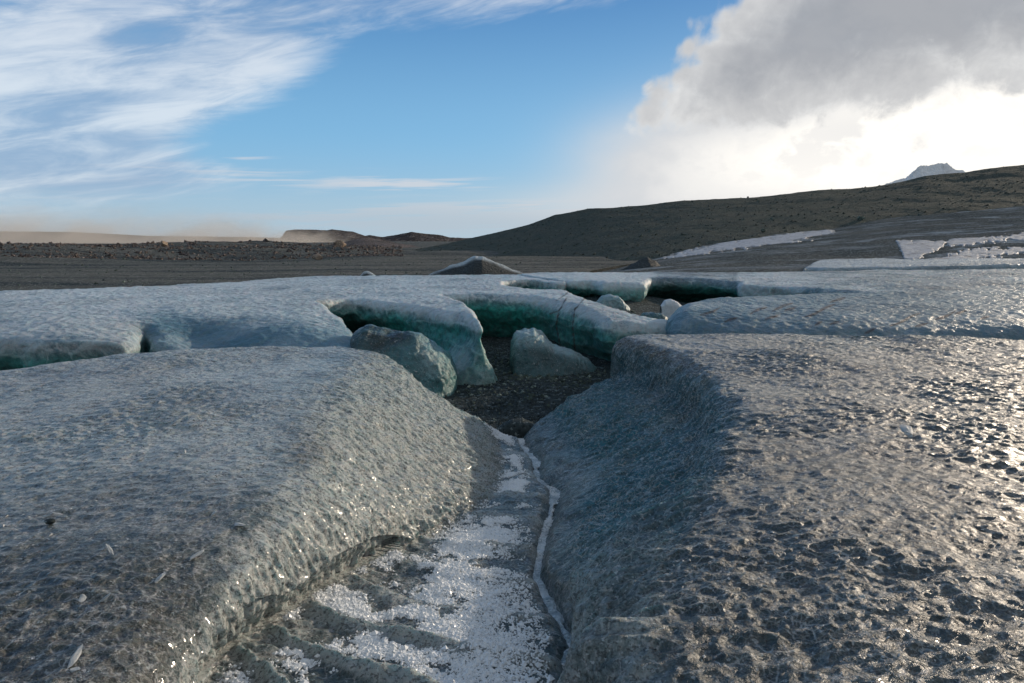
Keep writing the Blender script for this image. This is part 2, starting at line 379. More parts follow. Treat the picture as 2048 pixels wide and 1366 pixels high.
#=NEAR=# ------------------------------------------------------------ the near ice with its melt channel
rows = [
 # back edge (silhouette)
 [(-1500,860,-1.30),(-300,765,-1.17),(0,744,-1.14),(250,710,-1.10),(500,697,-1.08),(738,703,-1.10),(866,788,-1.46),(958,842,-1.76),(1008,868,-1.89),(1036,870,-1.91),(1052,866,-1.90),(1130,806,-1.68),(1221,750,-1.44),(1239,680,-1.10),(1345,669,-1.075),(1700,673,-1.06),(2048,682,-1.04),(2800,720,-1.05),(4200,760,-1.1)],
 [(-1500,930,-1.25),(-300,830,-1.14),(0,800,-1.12),(250,758,-1.07),(450,750,-1.05),(668,772,-1.06),(850,850,-1.42),(984,905,-1.80),(1022,905,-1.84),(1052,905,-1.855),(1070,905,-1.85),(1160,862,-1.68),(1284,784,-1.375),(1332,712,-1.095),(1450,712,-1.05),(1700,718,-1.03),(2048,730,-1.02),(2800,760,-1.0),(4200,800,-1.0)],
 [(-1500,1000,-1.2),(-300,900,-1.1),(0,870,-1.08),(250,850,-1.05),(430,840,-1.04),(622,860,-1.06),(800,940,-1.38),(968,985,-1.72),(1030,965,-1.745),(1080,960,-1.76),(1100,958,-1.755),(1215,905,-1.60),(1378,838,-1.335),(1440,780,-1.085),(1600,790,-1.04),(1800,795,-1.02),(2048,800,-1.01),(2800,840,-1.0),(4200,900,-1.0)],
 [(-1500,1100,-1.15),(-300,1000,-1.07),(0,960,-1.05),(230,950,-1.03),(400,950,-1.02),(580,978,-1.06),(735,1040,-1.30),(838,1078,-1.60),(970,1062,-1.63),(1080,1062,-1.645),(1098,1060,-1.64),(1200,1024,-1.50),(1358,962,-1.26),(1438,915,-1.07),(1600,900,-1.03),(1800,905,-1.01),(2048,910,-1.0),(2800,950,-1.0),(4200,1000,-1.0)],
 [(-1500,1230,-1.1),(-300,1130,-1.05),(0,1090,-1.03),(200,1080,-1.02),(350,1090,-1.03),(485,1130,-1.10),(575,1180,-1.28),(640,1195,-1.46),(870,1190,-1.50),(1085,1185,-1.525),(1102,1183,-1.52),(1165,1155,-1.38),(1250,1115,-1.20),(1360,1060,-1.07),(1550,1040,-1.03),(1800,1050,-1.01),(2048,1060,-1.0),(2800,1100,-1.0),(4200,1150,-1.0)],
 [(-1500,1500,-1.1),(-300,1400,-1.08),(0,1366,-1.08),(150,1366,-1.09),(260,1366,-1.12),(350,1366,-1.20),(400,1366,-1.31),(440,1366,-1.37),(780,1366,-1.39),(1118,1366,-1.43),(1146,1366,-1.425),(1175,1345,-1.33),(1220,1310,-1.20),(1330,1240,-1.10),(1600,1230,-1.06),(1800,1240,-1.04),(2048,1260,-1.03),(2800,1320,-1.0),(4200,1400,-1.0)],
 [(-1500,2000,-1.1),(-300,2000,-1.1),(0,2000,-1.1),(50,2000,-1.11),(120,2000,-1.14),(180,2000,-1.2),(240,2000,-1.28),(300,2000,-1.32),(800,2000,-1.34),(1190,2000,-1.37),(1230,2000,-1.37),(1260,1980,-1.28),(1320,1950,-1.18),(1400,1900,-1.12),(1600,1800,-1.1),(1800,1800,-1.08),(2048,1800,-1.07),(2800,1900,-1.05),(4200,1900,-1.05)],
]
for r, (dl, dr) in zip(rows, ((3, 3), (5, 4), (7, 6), (10, 8), (12, 12), (16, 14), (25, 22))):
    r[9] = (r[9][0] - dl, r[9][1], r[9][2]); r[10] = (r[10][0] + dr, r[10][1], r[10][2])
net = np.array([[PZ(*p) for p in r] for r in rows])[::-1]              # near first
xs = np.array([-9, -4, -2.2, -1.8, -1.5, -1.2, -1.0, -.9, -.3, .2, .24, .32, .45, .6, 1.0, 1.6, 2.2, 4, 9])
behind = []
for yy in (-5.0, -1.2):
    rr = []
    for j, x in enumerate(xs):
        c = net[0, j]; rr.append((x, yy, c[2]))
    behind.append(rr)
net = np.concatenate([np.array(behind), net], 0)
NRc = net.shape[0]
tr = np.concatenate([np.linspace(0, 2, 40)[:-1], np.linspace(2, 3, 60)[:-1], np.linspace(3, NRc - 1, 760)])
cw = np.array([14, 22, 60, 60, 55, 62, 62, 60, 48, 26, 34, 44, 50, 50, 66, 66, 30, 14])
tcx = np.concatenate([np.arange(w) / w + i for i, w in enumerate(cw)] + [[len(cw)]])
Pn = crom(crom(net, tr, 0), tcx, 1)
# arc length across, measured from the channel floor
seg = np.linalg.norm(np.diff(Pn, axis=1), axis=-1); s_arc = np.concatenate([np.zeros((len(tr), 1)), np.cumsum(seg, 1)], 1)
jc = np.argmin(np.abs(tcx - 8.5)); s_arc -= s_arc[:, jc:jc + 1]
TR = np.repeat(tr[:, None], len(tcx), 1); TC = np.repeat(tcx[None], len(tr), 0)
Nn = grid_normals(Pn); Nn *= np.sign(Nn[..., 2:3] + 1e-9)
X0, Y0, Z0 = Pn[..., 0], Pn[..., 1], Pn[..., 2]
_wy = np.array([1.9, 2.05, 2.18, 2.34, 2.45, 2.75, 3.05, 3.6, 4.15, 4.7, 5.05, 5.6, 6.2]); _wx = np.array([13, 13, -10, 23, 13, -1, -24, -5, 13, 22, -8, 8, 0]) / F * _wy * 1.15
Pn[..., 0] += np.interp(Y0, _wy, _wx) * np.exp(-((TC - 9.7) / .9) ** 2); X0 = Pn[..., 0]
PXn, PYn = project(Pn)
wl = ss(4.6, 5.4, TC) * (1 - ss(7.0, 7.6, TC))                         # left wall
wr = ss(10.3, 11.0, TC) * (1 - ss(12.6, 13.6, TC))                     # right wall
fl = ss(6.8, 7.2, TC) * (1 - ss(9.8, 10.2, TC))                        # channel floor
rt = ss(12.4, 13.4, TC); lt = 1 - ss(4.2, 5.2, TC)
q = xyz(X0, Y0, Z0)
Dn = .035 * fbm(q, 1.1, 3, seed=1) * (1 - .6 * fl) + .018 * fbm(q, 4.5, 4, seed=4)
# scallops (cups with sharp rims); warped so rows never line up
wu = .35 * fbm(q, 2.2, 3, seed=9); wv = .35 * fbm(q, 2.2, 3, seed=12)
F1, F2 = worley2(X0 / .085 + wu * 3.5, Y0 / .046 + wv * 3.5, 3)
cup = F1 ** 1.6
F1b, _ = worley2(X0 / .045 + wu * 3, Y0 / .042 + wv * 3, 5)
F1w, F2w = worley2(s_arc / .13 + wu * 2.5 + .5 * Y0, Y0 / .042 + wv * 2 - s_arc * 1.5, 7)
F1v, _ = worley2(s_arc / .055 + wu * 3, Y0 / .026 + wv * 3 - s_arc * 2, 11)
amod = np.clip(.85 + 1.9 * fbm(q, 1.3, 3, seed=19), .10, 1.8)
nearc = ss(3.4, 1.7, Y0)                                               # crumbly, sediment rich ice close by
Dn += rt * amod * (.0125 * cup + .004 * F1b) + lt * amod * (.010 * F1 ** 1.5 + .005 * F1b) + wl * (.030 * F1w ** 1.4 + .008 * F1v) + wr * (.034 * F1w ** 1.4 + .008 * F1v)
Dn += (rt * .7 + lt * .35) * nearc * (.009 * fbm(q, 18, 4, .6, seed=21) + .005 * np.abs(vnoise(q * 42, 8)) + .03 * fbm(q, 3.2, 3, seed=23))
# lumpy foot of the left wall: fluted icicle-like drips
drip = np.exp(-((TC - 6.75) / .33) ** 2) * ss(3.6, 4.6, TR) * (1 - ss(7.4, 8.2, TR))
Dn += drip * (.055 * (worley2(Y0 / .085 + wu * 2, s_arc / .28, 15)[0] ** 1.3) * -1 + .035)
# curved cross ribs on the channel floor, sweeping down to the right
arc = Y0 - .45 * np.maximum(.12 - X0, 0) ** 2 - .10 * np.maximum(X0 - .12, 0) + .07 * fbm(q, 2.3, 3, seed=31)
ph = (np.log(np.maximum(arc, .3)) / .142 + .35 * fbm(q, .8, 2, seed=32)) % 1.0
rib = np.where(ph < .5, np.exp(-((ph - .5) / .17) ** 2), np.exp(-((ph - .5) / .07) ** 2))
rib = rib * ss(6.7, 7.3, TC) * (1 - ss(9.0, 9.5, TC)) * np.clip(.75 + .8 * fbm(q, 1.9, 3, seed=34), .15, 1.2)
Dn += rib * .016 * fbm(q, 13, 4, .6, seed=36) + fl * (.012 * fbm(q, 9, 3, seed=33) + .006 * fbm(q, 30, 3, seed=35)) + rib * (.032 * ss(5.6, 3.2, Y0) + .010)
Dn -= .09 * np.exp(-((TC - 12.1 - .3 * fbm(q, 1.5, 2, seed=95)) / .30) ** 2) * ss(5.2, 7.4, TR)
Dn += wr * .05 * fbm(q * np.array([2.2, 2.2, .6]), 1.6, 3, seed=96)
_k = PZ(1215, 1335, -1.2); Dn += .075 * np.exp(-((X0 - _k[0]) ** 2 + (Y0 - _k[1]) ** 2) / .085 ** 2) * rt_ok if False else .075 * np.exp(-((X0 - _k[0]) ** 2 + (Y0 - _k[1]) ** 2) / .085 ** 2)
# trickle groove
gx = np.exp(-((TC - 9.5) / .42) ** 2); Dn -= .045 * gx
# undulating lip where the right bank meets the trickle
Dn += np.exp(-((TC - 10.35) / .3) ** 2) * .05 * (fbm(q, 5, 3, seed=41) + .2) * ss(3, 4, TR)
Pd = Pn + Nn * Dn[..., None].astype(float)
# the back face of the ice
e = Pd[-1]; bk = []
nrm2 = np.array([0, 1.0])
for dy, dz in ((.05, -.012), (.11, -.05), (.17, -.12), (.2, -.25), (.17, -.45), (.10, -.75), (.05, -1.1), (.0, -1.6)):
    r = e.copy(); r[:, 1] += dy; r[:, 2] += dz; r[:, 2] = np.maximum(r[:, 2], -2.6 + dz * .01); bk.append(r)
Pd = np.concatenate([Pd, np.array(bk)], 0)
# colour masks of the ice, with some sunlight and shade painted in
dirt = np.clip(.38 * lt + .34 * rt + .15 * wl - .1 * wr + .32 * nearc * (lt + rt) + .35 * fbm(q, .9, 4, seed=51) + .22 * fl - .6 * rib, 0, 1)
dirt = np.maximum(dirt, .95 * np.exp(-((TC - 13.05) / .45) ** 2) * ss(5.5, 7, TR) * ss(.0, .35, .5 + fbm(q, 2.5, 3, seed=55)))
dirt = np.maximum(dirt, .6 * np.exp(-((PXn - 620) / 60) ** 2 - ((PYn - 900) / 50) ** 2))
teal = np.clip(.5 * np.exp(-((TC - 12.1) / .35) ** 2) * ss(5.2, 7.4, TR) + wr * ss(2.9, 5.0, TR) * (1.1 + .5 * fbm(q, 1.6, 3, seed=61)) + .35 * wl * ss(5.5, 8, TR) + .4 * fl * ss(4, 5, TR) * (1 - rib), 0, 1)
frost = np.clip(.66 * lt * ss(2.4, 6.5, TR) + .72 * wl + .3 * wr + .25 * rt * ss(6.5, 8, TR) + .25 * fbm(q, 1.5, 4, seed=71) + .25 + 1.1 * rib, 0, 1)  # left wall term paints its sunlit brightness into the frost colour
clear = np.clip(rt * ss(7.4, 4.6, Y0) * (.55 + .9 * fbm(q, .7, 4, seed=73)) + .55 * wr * np.exp(-((TC - 12.2) / .5) ** 2) + .35 * lt * nearc * (1 + fbm(q, 1, 3, seed=75)) + .3 * fl, 0, 1)  # dark clear ice; the wall crease term paints shade into its colour
pad = lambda a: np.concatenate([a, np.repeat(a[-1:], 8, 0)], 0)
clear = pad(clear); dirt, teal, frost = pad(dirt), pad(np.maximum(teal, 0)), pad(frost)
NN = grid_normals(Pd); NN *= np.sign((NN[:len(tr), :, 2]).mean())
nr, nc = Pd.shape[:2]
jl = int(np.argmin(np.abs(tcx - 7.0))); jr = int(np.argmin(np.abs(tcx - 10.0)))
glac = empty('glacier_ice', (0.0, 4.0, -1.9))
tag(glac, 'nearest glacier ice, two scalloped grey banks split by a melt channel', 'glacier ice')
for nm, j0, j1, lab in (('ice_bank', 0, jl, 'smoother grey-brown bank of ice left of the channel, its wall lit warm by the sun'),
                        ('ice_bank', jr, nc - 1, 'dark rippled bank of ice right of the channel with a blue wall'),
                        ('channel_bed', jl, jr, 'ribbed floor of the melt channel')):
    sub = Pd[:, j0:j1 + 1]; k = sub.shape[1]
    fq = gridfaces(nr, k)
    o = mesh_obj(nm, sub.reshape(-1, 3), fq, M_near, parent=glac, normals=NN[:, j0:j1 + 1],
             attrs={'dirt': dirt[:, j0:j1 + 1], 'teal': teal[:, j0:j1 + 1], 'frost': frost[:, j0:j1 + 1], 'clear': clear[:, j0:j1 + 1]})
    o['label'] = lab
# frozen trickle lying in the groove, filled to one level across
rt_i = np.where((tr > 2.0))[0]
js = np.where((tcx > 9.0) & (tcx < 10.25))[0]
sec = Pd[rt_i][:, js]; kmin = sec[..., 2].argmin(1); kmin = np.convolve(np.pad(kmin, 6, mode='edge'), np.ones(13) / 13, 'valid').astype(int)
c0 = sec[np.arange(len(rt_i)), kmin]; lvl = sec[..., 2].min(1) + .019 + .010 * fbm(np.stack([sec[:, 0, 0], sec[:, 0, 1], sec[:, 0, 2]], -1), 3.0, 3, seed=87)
for _ in range(2): lvl = np.convolve(np.pad(lvl, 3, mode='edge'), np.ones(7) / 7, 'valid')
offs = np.linspace(-.046, .046, 9)
wdt = np.clip(.80 + 2.4 * fbm(c0, 3.4, 4, .6, seed=83), .22, 1.7) * np.clip(c0[:, 1] / 3.2, .75, 1.25)
strip = np.stack([c0[:, 0:1] + offs[None] * wdt[:, None], np.repeat(c0[:, 1:2], 9, 1), np.repeat(lvl[:, None], 9, 1)], -1)
strip[..., 2] += .005 * fbm(strip, 14, 3, seed=85) - .004 * (np.abs(offs) / .036)[None] ** 2
bot = strip.copy(); bot[..., 2] -= .05
k = strip.shape[1]; VV = np.concatenate([strip.reshape(-1, 3), bot.reshape(-1, 3)]); n0 = strip.shape[0] * k
idx = np.arange(n0).reshape(-1, k)
fs = [gridfaces(strip.shape[0], k), gridfaces(strip.shape[0], k)[:, ::-1] + n0]
for jj in (0, k - 1):
    a = idx[:, jj]; fs.append(np.stack([a[:-1], a[1:], a[1:] + n0, a[:-1] + n0], -1))
tag(mesh_obj('stream', VV, np.concatenate(fs), M_trickle), 'thin white frozen trickle winding along the foot of the right bank', kind='structure')

# ------------------------------------------------------------ scatter helper: many tiny solids in one mesh
RNG = np.random.default_rng(7)
OCT = np.array([(1,0,0),(-1,0,0),(0,1,0),(0,-1,0),(0,0,1),(0,0,-1)], float)
OCTF = np.array([(0,2,4),(2,1,4),(1,3,4),(3,0,4),(2,0,5),(1,2,5),(3,1,5),(0,3,5)])
def rots(n):
    a = RNG.random((n, 3)) * 2 * math.pi; c, s = np.cos(a), np.sin(a); z = np.zeros(n); o = np.ones(n)
    def M(*r): return np.stack([np.stack(x, -1) for x in r], -2)
    A = M((c[:, 0], -s[:, 0], z), (s[:, 0], c[:, 0], z), (z, z, o)); B = M((o, z, z), (z, c[:, 1], -s[:, 1]), (z, s[:, 1], c[:, 1]))
    return A @ B
def scatter(P, size, squash=(1, .8, .65), jit=.35):
    n = len(P); V = OCT[None] * (1 + jit * (RNG.random((n, 6, 1)) * 2 - 1)) * np.array(squash)
    V = np.einsum('nij,nkj->nki', rots(n), V) * size[:, None, None] + P[:, None]
    return V.reshape(-1, 3), (OCTF[None] + 6 * np.arange(n)[:, None, None]).reshape(-1, 3)
# frost granules on the channel floor
PF = Pd[:len(tr)]
ok = np.where((TC > 6.95) & (TC < 9.0) & (TR > 5.6 - 3.9) & (TR < NRc - 1.02))
wgt = np.clip(Y0[ok], .8, 7) ** 1.1                                       # more per metre far away where rows are tight
cx = 7.95 + .12 * np.sin(Y0[ok] * 1.9)                                     # centre line of the frost strip
wf = .40 + .45 * ss(4.0, 2.0, Y0[ok])
dens = np.exp(-((TC[ok] - cx + .15 * ss(4, 2, Y0[ok])) / wf) ** 2) * ss(-.04, .24, fbm(q[ok], 4.2, 5, .65, seed=91) + .10 - .30 * rib[ok])
area = (seg[:, np.minimum(ok[1], seg.shape[1] - 1)].diagonal() if False else 1)
dS = np.linalg.norm(np.gradient(PF, axis=1), axis=-1)[ok] * np.linalg.norm(np.gradient(PF, axis=0), axis=-1)[ok]
prob = dens * dS * np.minimum(1, (1.2 / np.maximum(Y0[ok], .5)) ** .3)
NFR = 100000
pick = RNG.choice(len(ok[0]), NFR, p=prob / prob.sum())
Pp = PF[ok[0][pick], ok[1][pick]] + (RNG.random((NFR, 3)) - .5) * np.array([.022, .022, .004])
sz = np.where(RNG.random(NFR) < .06, .012, .0052) * (.6 + RNG.random(NFR) * .9)
V, Fq = scatter(Pp + np.array([0, 0, .0015]), sz)
tag(mesh_obj('frost', V, Fq, M_cryst, smooth=False), 'loose white frost granules strewn over the ribbed floor of the melt channel', kind='stuff')

# crystals crusted on the trickle
_i = RNG.integers(60, len(c0) - 2, 9000); _p = strip[_i, RNG.integers(0, 9, 9000)] + (RNG.random((9000, 3)) - .5) * np.array([.03, .02, .004]); _k = fbm(_p, 5, 3, seed=97) > -.1 + .3 * RNG.random(9000)
V, Fq = scatter(_p[_k], .0022 + .006 * RNG.random(_k.sum()) ** 2)
tag(mesh_obj('frost_crust', V, Fq, M_cryst, smooth=False), 'frost crystals crusted along the frozen trickle', kind='stuff')
# grit frozen on the banks and thin flakes of ice, both past counting
for nm, n_, lo, hi, mt_, sq, lab, sd_ in (('grit', 5200, .0012, .0048, 'D', (1, .8, .6), 'fine black grit frozen onto the near ice', 3), ('ice_flakes', 2600, .0022, .0085, 'F', (1.2, .8, .28), 'small pale flakes of ice strewn over the near banks', 5)):
    ok2 = np.where(((TC < 6.3) | (TC > 11)) & (TC > 1.5) & (TC < 16.2) & (TR > 2.3) & (TR < NRc - 1.1))
    dS2 = np.linalg.norm(np.gradient(PF, axis=1), axis=-1)[ok2] * np.linalg.norm(np.gradient(PF, axis=0), axis=-1)[ok2]
    pr = dS2 * ss(-.15, .45, fbm(q[ok2], 1.7, 4, .6, seed=700 + sd_)) / np.maximum(Y0[ok2], .8) ** 1.5
    pk = RNG.choice(len(ok2[0]), n_, p=pr / pr.sum()); V, Fq = scatter(PF[ok2[0][pk], ok2[1][pk]] + (RNG.random((n_, 3)) - .5) * np.array([.02, .02, .001]), lo + (hi - lo) * RNG.random(n_) ** 3, squash=sq)
    tag(mesh_obj(nm, V, Fq, M_stone_dark if mt_ == 'D' else M_flake, smooth=False), lab, kind='stuff')
# small white flakes of clear ice lying on the near banks (each one a thing)
def lump(name, center, size, mat, seed, squash=(1, 1, .6), rough=.35, sub=3, rotz=0.0, label=None, cat=None, group=None, kind=None, angular=0.0, attrs=None, tilt=0.0):
    """faceted, irregular stone or ice lump resting on its base"""
    n = 2 ** sub
    import bmesh
    bm = bmesh.new(); bmesh.ops.create_icosphere(bm, subdivisions=sub, radius=1)
    v = np.array([x.co[:] for x in bm.verts]); f = np.array([[y.index for y in x.verts] for x in bm.faces]); bm.free()
    rg = np.random.default_rng(seed)
    if angular:                                                            # clip by random planes -> facets
        for _ in range(14):
            d = rg.normal(size=3); d /= np.linalg.norm(d); h = .62 + .3 * rg.random()
            t = v @ d; v = v - np.maximum(t - h, 0)[:, None] * d * angular
    v = v * (1 + rough * fbm(v + seed * 3.1, 1.1, 3, seed=seed)[:, None] + rough * .25 * fbm(v + seed, 4, 3, seed=seed + 2)[:, None])
    v = v * np.array(squash) * size
    c, s = math.cos(tilt), math.sin(tilt); v = v @ np.array([[c, 0, s], [0, 1, 0], [-s, 0, c]]).T
    c, s = math.cos(rotz), math.sin(rotz); v = v @ np.array([[c, -s, 0], [s, c, 0], [0, 0, 1]]).T
    lo = v[:, 2].min(); v = v + np.array(center) - np.array([0, 0, lo + .12 * size * squash[2]])
    at = {'dirt': np.full(len(v), .3), 'teal': np.full(len(v), .2), 'frost': np.full(len(v), .6)}
    if attrs: at.update({k: (np.full(len(v), a) if np.isscalar(a) else a(v)) for k, a in attrs.items()})
    o = mesh_obj(name, v, f, mat, attrs=at, smooth=(sub > 3))
    if label: tag(o, label, cat, group, kind)
    return o
def near_surface(px, py):
    """point of the near ice seen at a pixel"""
    a, b = project(PF); w = (a - px) ** 2 + (b - py) ** 2 + np.where(PF[..., 1] < .6, 1e9, 0)
    i = np.unravel_index(np.argmin(w), w.shape); return PF[i]
chips = [(640,852,.020,'white ice chip on the upper left bank above the warm-lit wall'),
         (1815,872,.045,'jagged white ice flake on the dark rippled right bank'),
         (208,905,.013,None),(280,920,.016,None),(370,905,.012,None),(350,850,.014,None),(320,806,.018,None),(475,1050,.016,None),(395,1115,.018,None),
         (165,1200,.013,None),(210,1202,.015,None),(150,1318,.016,None),(150,1338,.015,None),(320,1160,.014,None),(220,1105,.013,None),(430,1030,.013,None),
         (60,1080,.012,None),(240,1310,.012,None),(560,870,.012,None),(270,1270,.011,None),(1450,1300,.012,None),(1300,1290,.012,None),(1590,1050,.012,None),(1880,1215,.013,None)]
for i, (px, py, s_, lab) in enumerate(chips[:16]):
    p = near_surface(px, py)
    lump('ice_chip', (p[0], p[1], p[2] - .002), s_, M_flake, 300 + i, squash=(1.2 + .4 * (i % 3), .55 + .2 * (i % 2), .3), rough=.9, sub=2, rotz=i * 1.3, angular=1.0, tilt=.3 * ((i % 5) - 2),
         label=lab or ('small white ice chip lying on the grey-brown left bank' if px < 1000 else 'small pale ice chip lying on the lower right bank'),
         cat='ice chip', group='white chips of ice on the near banks')
p = near_surface(100, 1048)
lump('pebble', tuple(p), .014, M_stone_dark, 77, squash=(1.3, .9, .7), sub=3, label='black pebble lying alone on the left bank', cat='pebble')

#=SHELF=# ----------------------------------------------------------- ice shelves with overhanging rims (implicit solid, surface nets)
def surface_nets(fv, ax, ay, az):
    """fv[i,j,k] < 0 inside; ax, ay, az map fractional indices to coordinates"""
    s = fv < 0
    nx, ny, nz = fv.shape
    c = s[:-1, :-1, :-1].astype(np.int8)
    for a in (0, 1):
        for b in (0, 1):
            for d in (0, 1):
                if a or b or d: c = c + s[a:nx - 1 + a, b:ny - 1 + b, d:nz - 1 + d]
    act = (c > 0) & (c < 8); ci = np.argwhere(act); idm = np.full(act.shape, -1, np.int32); idm[act] = np.arange(len(ci))
    i, j, k = ci.T; acc = np.zeros((len(ci), 3)); cnt = np.zeros(len(ci))
    corners = [(a, b, d) for a in (0, 1) for b in (0, 1) for d in (0, 1)]
    for A in corners:
        for ax_ in range(3):
            if A[ax_] == 0:
                B = list(A); B[ax_] = 1
                fa = fv[i + A[0], j + A[1], k + A[2]]; fb = fv[i + B[0], j + B[1], k + B[2]]
                m = (fa < 0) != (fb < 0); t = np.where(m, fa / np.where(m, fa - fb, 1), 0)
                P = np.zeros((len(ci), 3)) + A; P[:, ax_] = t
                acc += P * m[:, None]; cnt += m
    P = acc / cnt[:, None] + ci
    quads = []
    for axis in range(3):
        sl0 = [slice(None)] * 3; sl1 = [slice(None)] * 3; sl0[axis] = slice(0, -1); sl1[axis] = slice(1, None)
        a0, a1 = s[tuple(sl0)], s[tuple(sl1)]
        o1, o2 = [(1, 2), (2, 0), (0, 1)][axis]
        for inv in (0, 1):
            e = np.argwhere((a0 & ~a1) if not inv else (~a0 & a1))
            e = e[(e[:, o1] > 0) & (e[:, o2] > 0) & (e[:, o1] < fv.shape[o1] - 1) & (e[:, o2] < fv.shape[o2] - 1)]
            def g(d1, d2):
                x = e.copy(); x[:, o1] += d1; x[:, o2] += d2; return idm[x[:, 0], x[:, 1], x[:, 2]]
            qd = np.stack([g(-1, -1), g(0, -1), g(0, 0), g(-1, 0)], -1)
            quads.append(qd[:, ::-1] if inv else qd)
    Q = np.concatenate(quads); Q = Q[(Q >= 0).all(1)]
    return np.stack([np.interp(P[:, 0], np.arange(nx), ax), np.interp(P[:, 1], np.arange(ny), ay), np.interp(P[:, 2], np.arange(nz), az)], -1), Q
def poly_smooth(pts, m=6):
    pts = np.array(pts, float); n = len(pts); out = []
    for i in range(n):
        p0, p1, p2, p3 = pts[(i - 1) % n], pts[i], pts[(i + 1) % n], pts[(i + 2) % n]
        for t in np.arange(m) / m:
            c = .5 * (2 * p1 + (p2 - p0) * t + (2 * p0 - 5 * p1 + 4 * p2 - p3) * t ** 2 + (3 * p1 - p0 - 3 * p2 + p3) * t ** 3)
            l = p1 * (1 - t) + p2 * t
            out.append(np.concatenate([.5 * c[:2] + .5 * l[:2], l[2:]]))
    return np.array(out)
def sd_poly(X, Y, poly):
    """signed distance and interpolated attributes of the nearest boundary point"""
    P = poly; Qn = np.roll(poly, -1, 0); shp = X.shape; x = X.ravel(); y = Y.ravel()
    best = np.full(x.shape, 1e9); bi = np.zeros(x.shape, int); bt = np.zeros(x.shape); inside = np.zeros(x.shape, bool)
    for i in range(len(P)):
        ax, ay, bx, by = P[i, 0], P[i, 1], Qn[i, 0], Qn[i, 1]; dx, dy = bx - ax, by - ay
        t = np.clip(((x - ax) * dx + (y - ay) * dy) / (dx * dx + dy * dy + 1e-12), 0, 1)
        d = (x - ax - t * dx) ** 2 + (y - ay - t * dy) ** 2
        m = d < best; best = np.where(m, d, best); bi[m] = i; bt[m] = t[m]
        cnd = ((ay > y) != (by > y)); inside ^= cnd & (x < (bx - ax) * (y - ay) / ((by - ay) if by != ay else 1e-12) + ax)
    d = np.sqrt(best) * np.where(inside, -1, 1)
    A = P[bi, 2:] * (1 - bt[:, None]) + Qn[bi, 2:] * bt[:, None]
    return d.reshape(shp), A.reshape(shp + (-1,))
def shelf(name, poly, top, us, ys, zs, mat, thick=.85, prof=(.30, 1.25), disp=1.0, teal_k=1.0, extra=None, lip_tint=None, ztop_noise=.02, **kw):
    """poly: [(x, y, undercut, radius)], top: [(x, y, z)] heights of the upper surface"""
    poly = poly_smooth(poly, 5)
    U_, Y_ = np.meshgrid(us, ys, indexing='ij'); X_ = U_ * Y_
    d2, A = sd_poly(X_, Y_, poly)
    d2 = d2 + .05 * fbm(xyz(X_, Y_, 0 * X_), 1.7, 4, seed=101) + .028 * fbm(xyz(X_, Y_, 0 * X_), 6, 4, .6, seed=102)
    t = np.array(top); fx = lambda x, y: np.stack([x / y * 3.0, np.log(y) * 2.2], -1); tp = fx(t[:, 0], t[:, 1]); ker = lambda r2: np.sqrt(r2 + .02)
    K = ker(((tp[:, None] - tp[None]) ** 2).sum(-1)); n_ = len(t); Aq = np.zeros((n_ + 1, n_ + 1)); Aq[:n_, :n_] = K - .004 * np.eye(n_); Aq[n_, :n_] = 1; Aq[:n_, n_] = 1
    wts = np.linalg.solve(Aq, np.append(t[:, 2], 0)); G = fx(X_, Y_); zt = np.full(X_.shape, wts[-1])
    for k in range(n_): zt += wts[k] * ker(((G - tp[k]) ** 2).sum(-1))
    zt = np.clip(zt, t[:, 2].min() - .05, t[:, 2].max() + .02) + ztop_noise * fbm(xyz(X_, Y_, 0 * X_), .9, 4, seed=103)
    if extra is not None: zt = zt + extra(X_, Y_)
    ucut, rad = A[..., 0], A[..., 1]
    d2 = d2.astype(f4); zt = zt.astype(f4)
    z = zs[None, None].astype(f4); a = z - zt[..., None]                     # >0 above the top
    tt = np.clip(-a / thick, 0, 1.6)
    und = ucut[..., None] * np.where(ucut[..., None] > 0, ss(prof[0], prof[1], tt), ss(.25, 1.25, tt) ** 1.4)
    sde = d2[..., None] + und.astype(f4)
    r = np.maximum(rad[..., None], .02).astype(f4)
    fv = np.minimum(np.maximum(sde, a), 0) * 0 + np.minimum(np.maximum(sde + r, a + r), 0) + np.sqrt(np.maximum(sde + r, 0) ** 2 + np.maximum(a + r, 0) ** 2) - r
    fv[..., 0] = np.maximum(fv[..., 0], .01); fv[0] = np.abs(fv[0]) + .01; fv[-1] = np.abs(fv[-1]) + .01; fv[:, 0] = np.abs(fv[:, 0]) + .01; fv[:, -1] = np.abs(fv[:, -1]) + .01
    V, Q = surface_nets(fv, us, ys, zs)
    iu = np.interp(V[:, 0], us, np.arange(len(us))); iy = np.interp(V[:, 1], ys, np.arange(len(ys)))
    samp = lambda g: g[np.clip(np.round(iu).astype(int), 0, len(us) - 1), np.clip(np.round(iy).astype(int), 0, len(ys) - 1)]
    dep = samp(zt) - V[:, 2]; dd = samp(d2)
    V[:, 0] = V[:, 0] * V[:, 1]
    # vertex normals
    n = np.zeros_like(V); e1 = V[Q[:, 2]] - V[Q[:, 0]]; e2 = V[Q[:, 3]] - V[Q[:, 1]]; fn = np.cross(e1, e2)
    for k in range(4): np.add.at(n, Q[:, k], fn)
    n /= np.linalg.norm(n, axis=1, keepdims=True) + 1e-12
    up = ss(.35, .8, n[:, 2])
    D = .05 * fbm(V, 1.6, 3, seed=111) * (1 - .6 * up) + .016 * fbm(V, 7, 4, .55, seed=113) + .010 * (1 - up) * fbm(V * np.array([1, 1, .5]), 5, 3, seed=115, ridged=True)
    wx = .4 * fbm(V, 2.0, 2, seed=117)
    D = D + up * .016 * worley2(V[:, 0] / .14 + wx, V[:, 1] / .13 - wx, 119)[0] ** 1.5
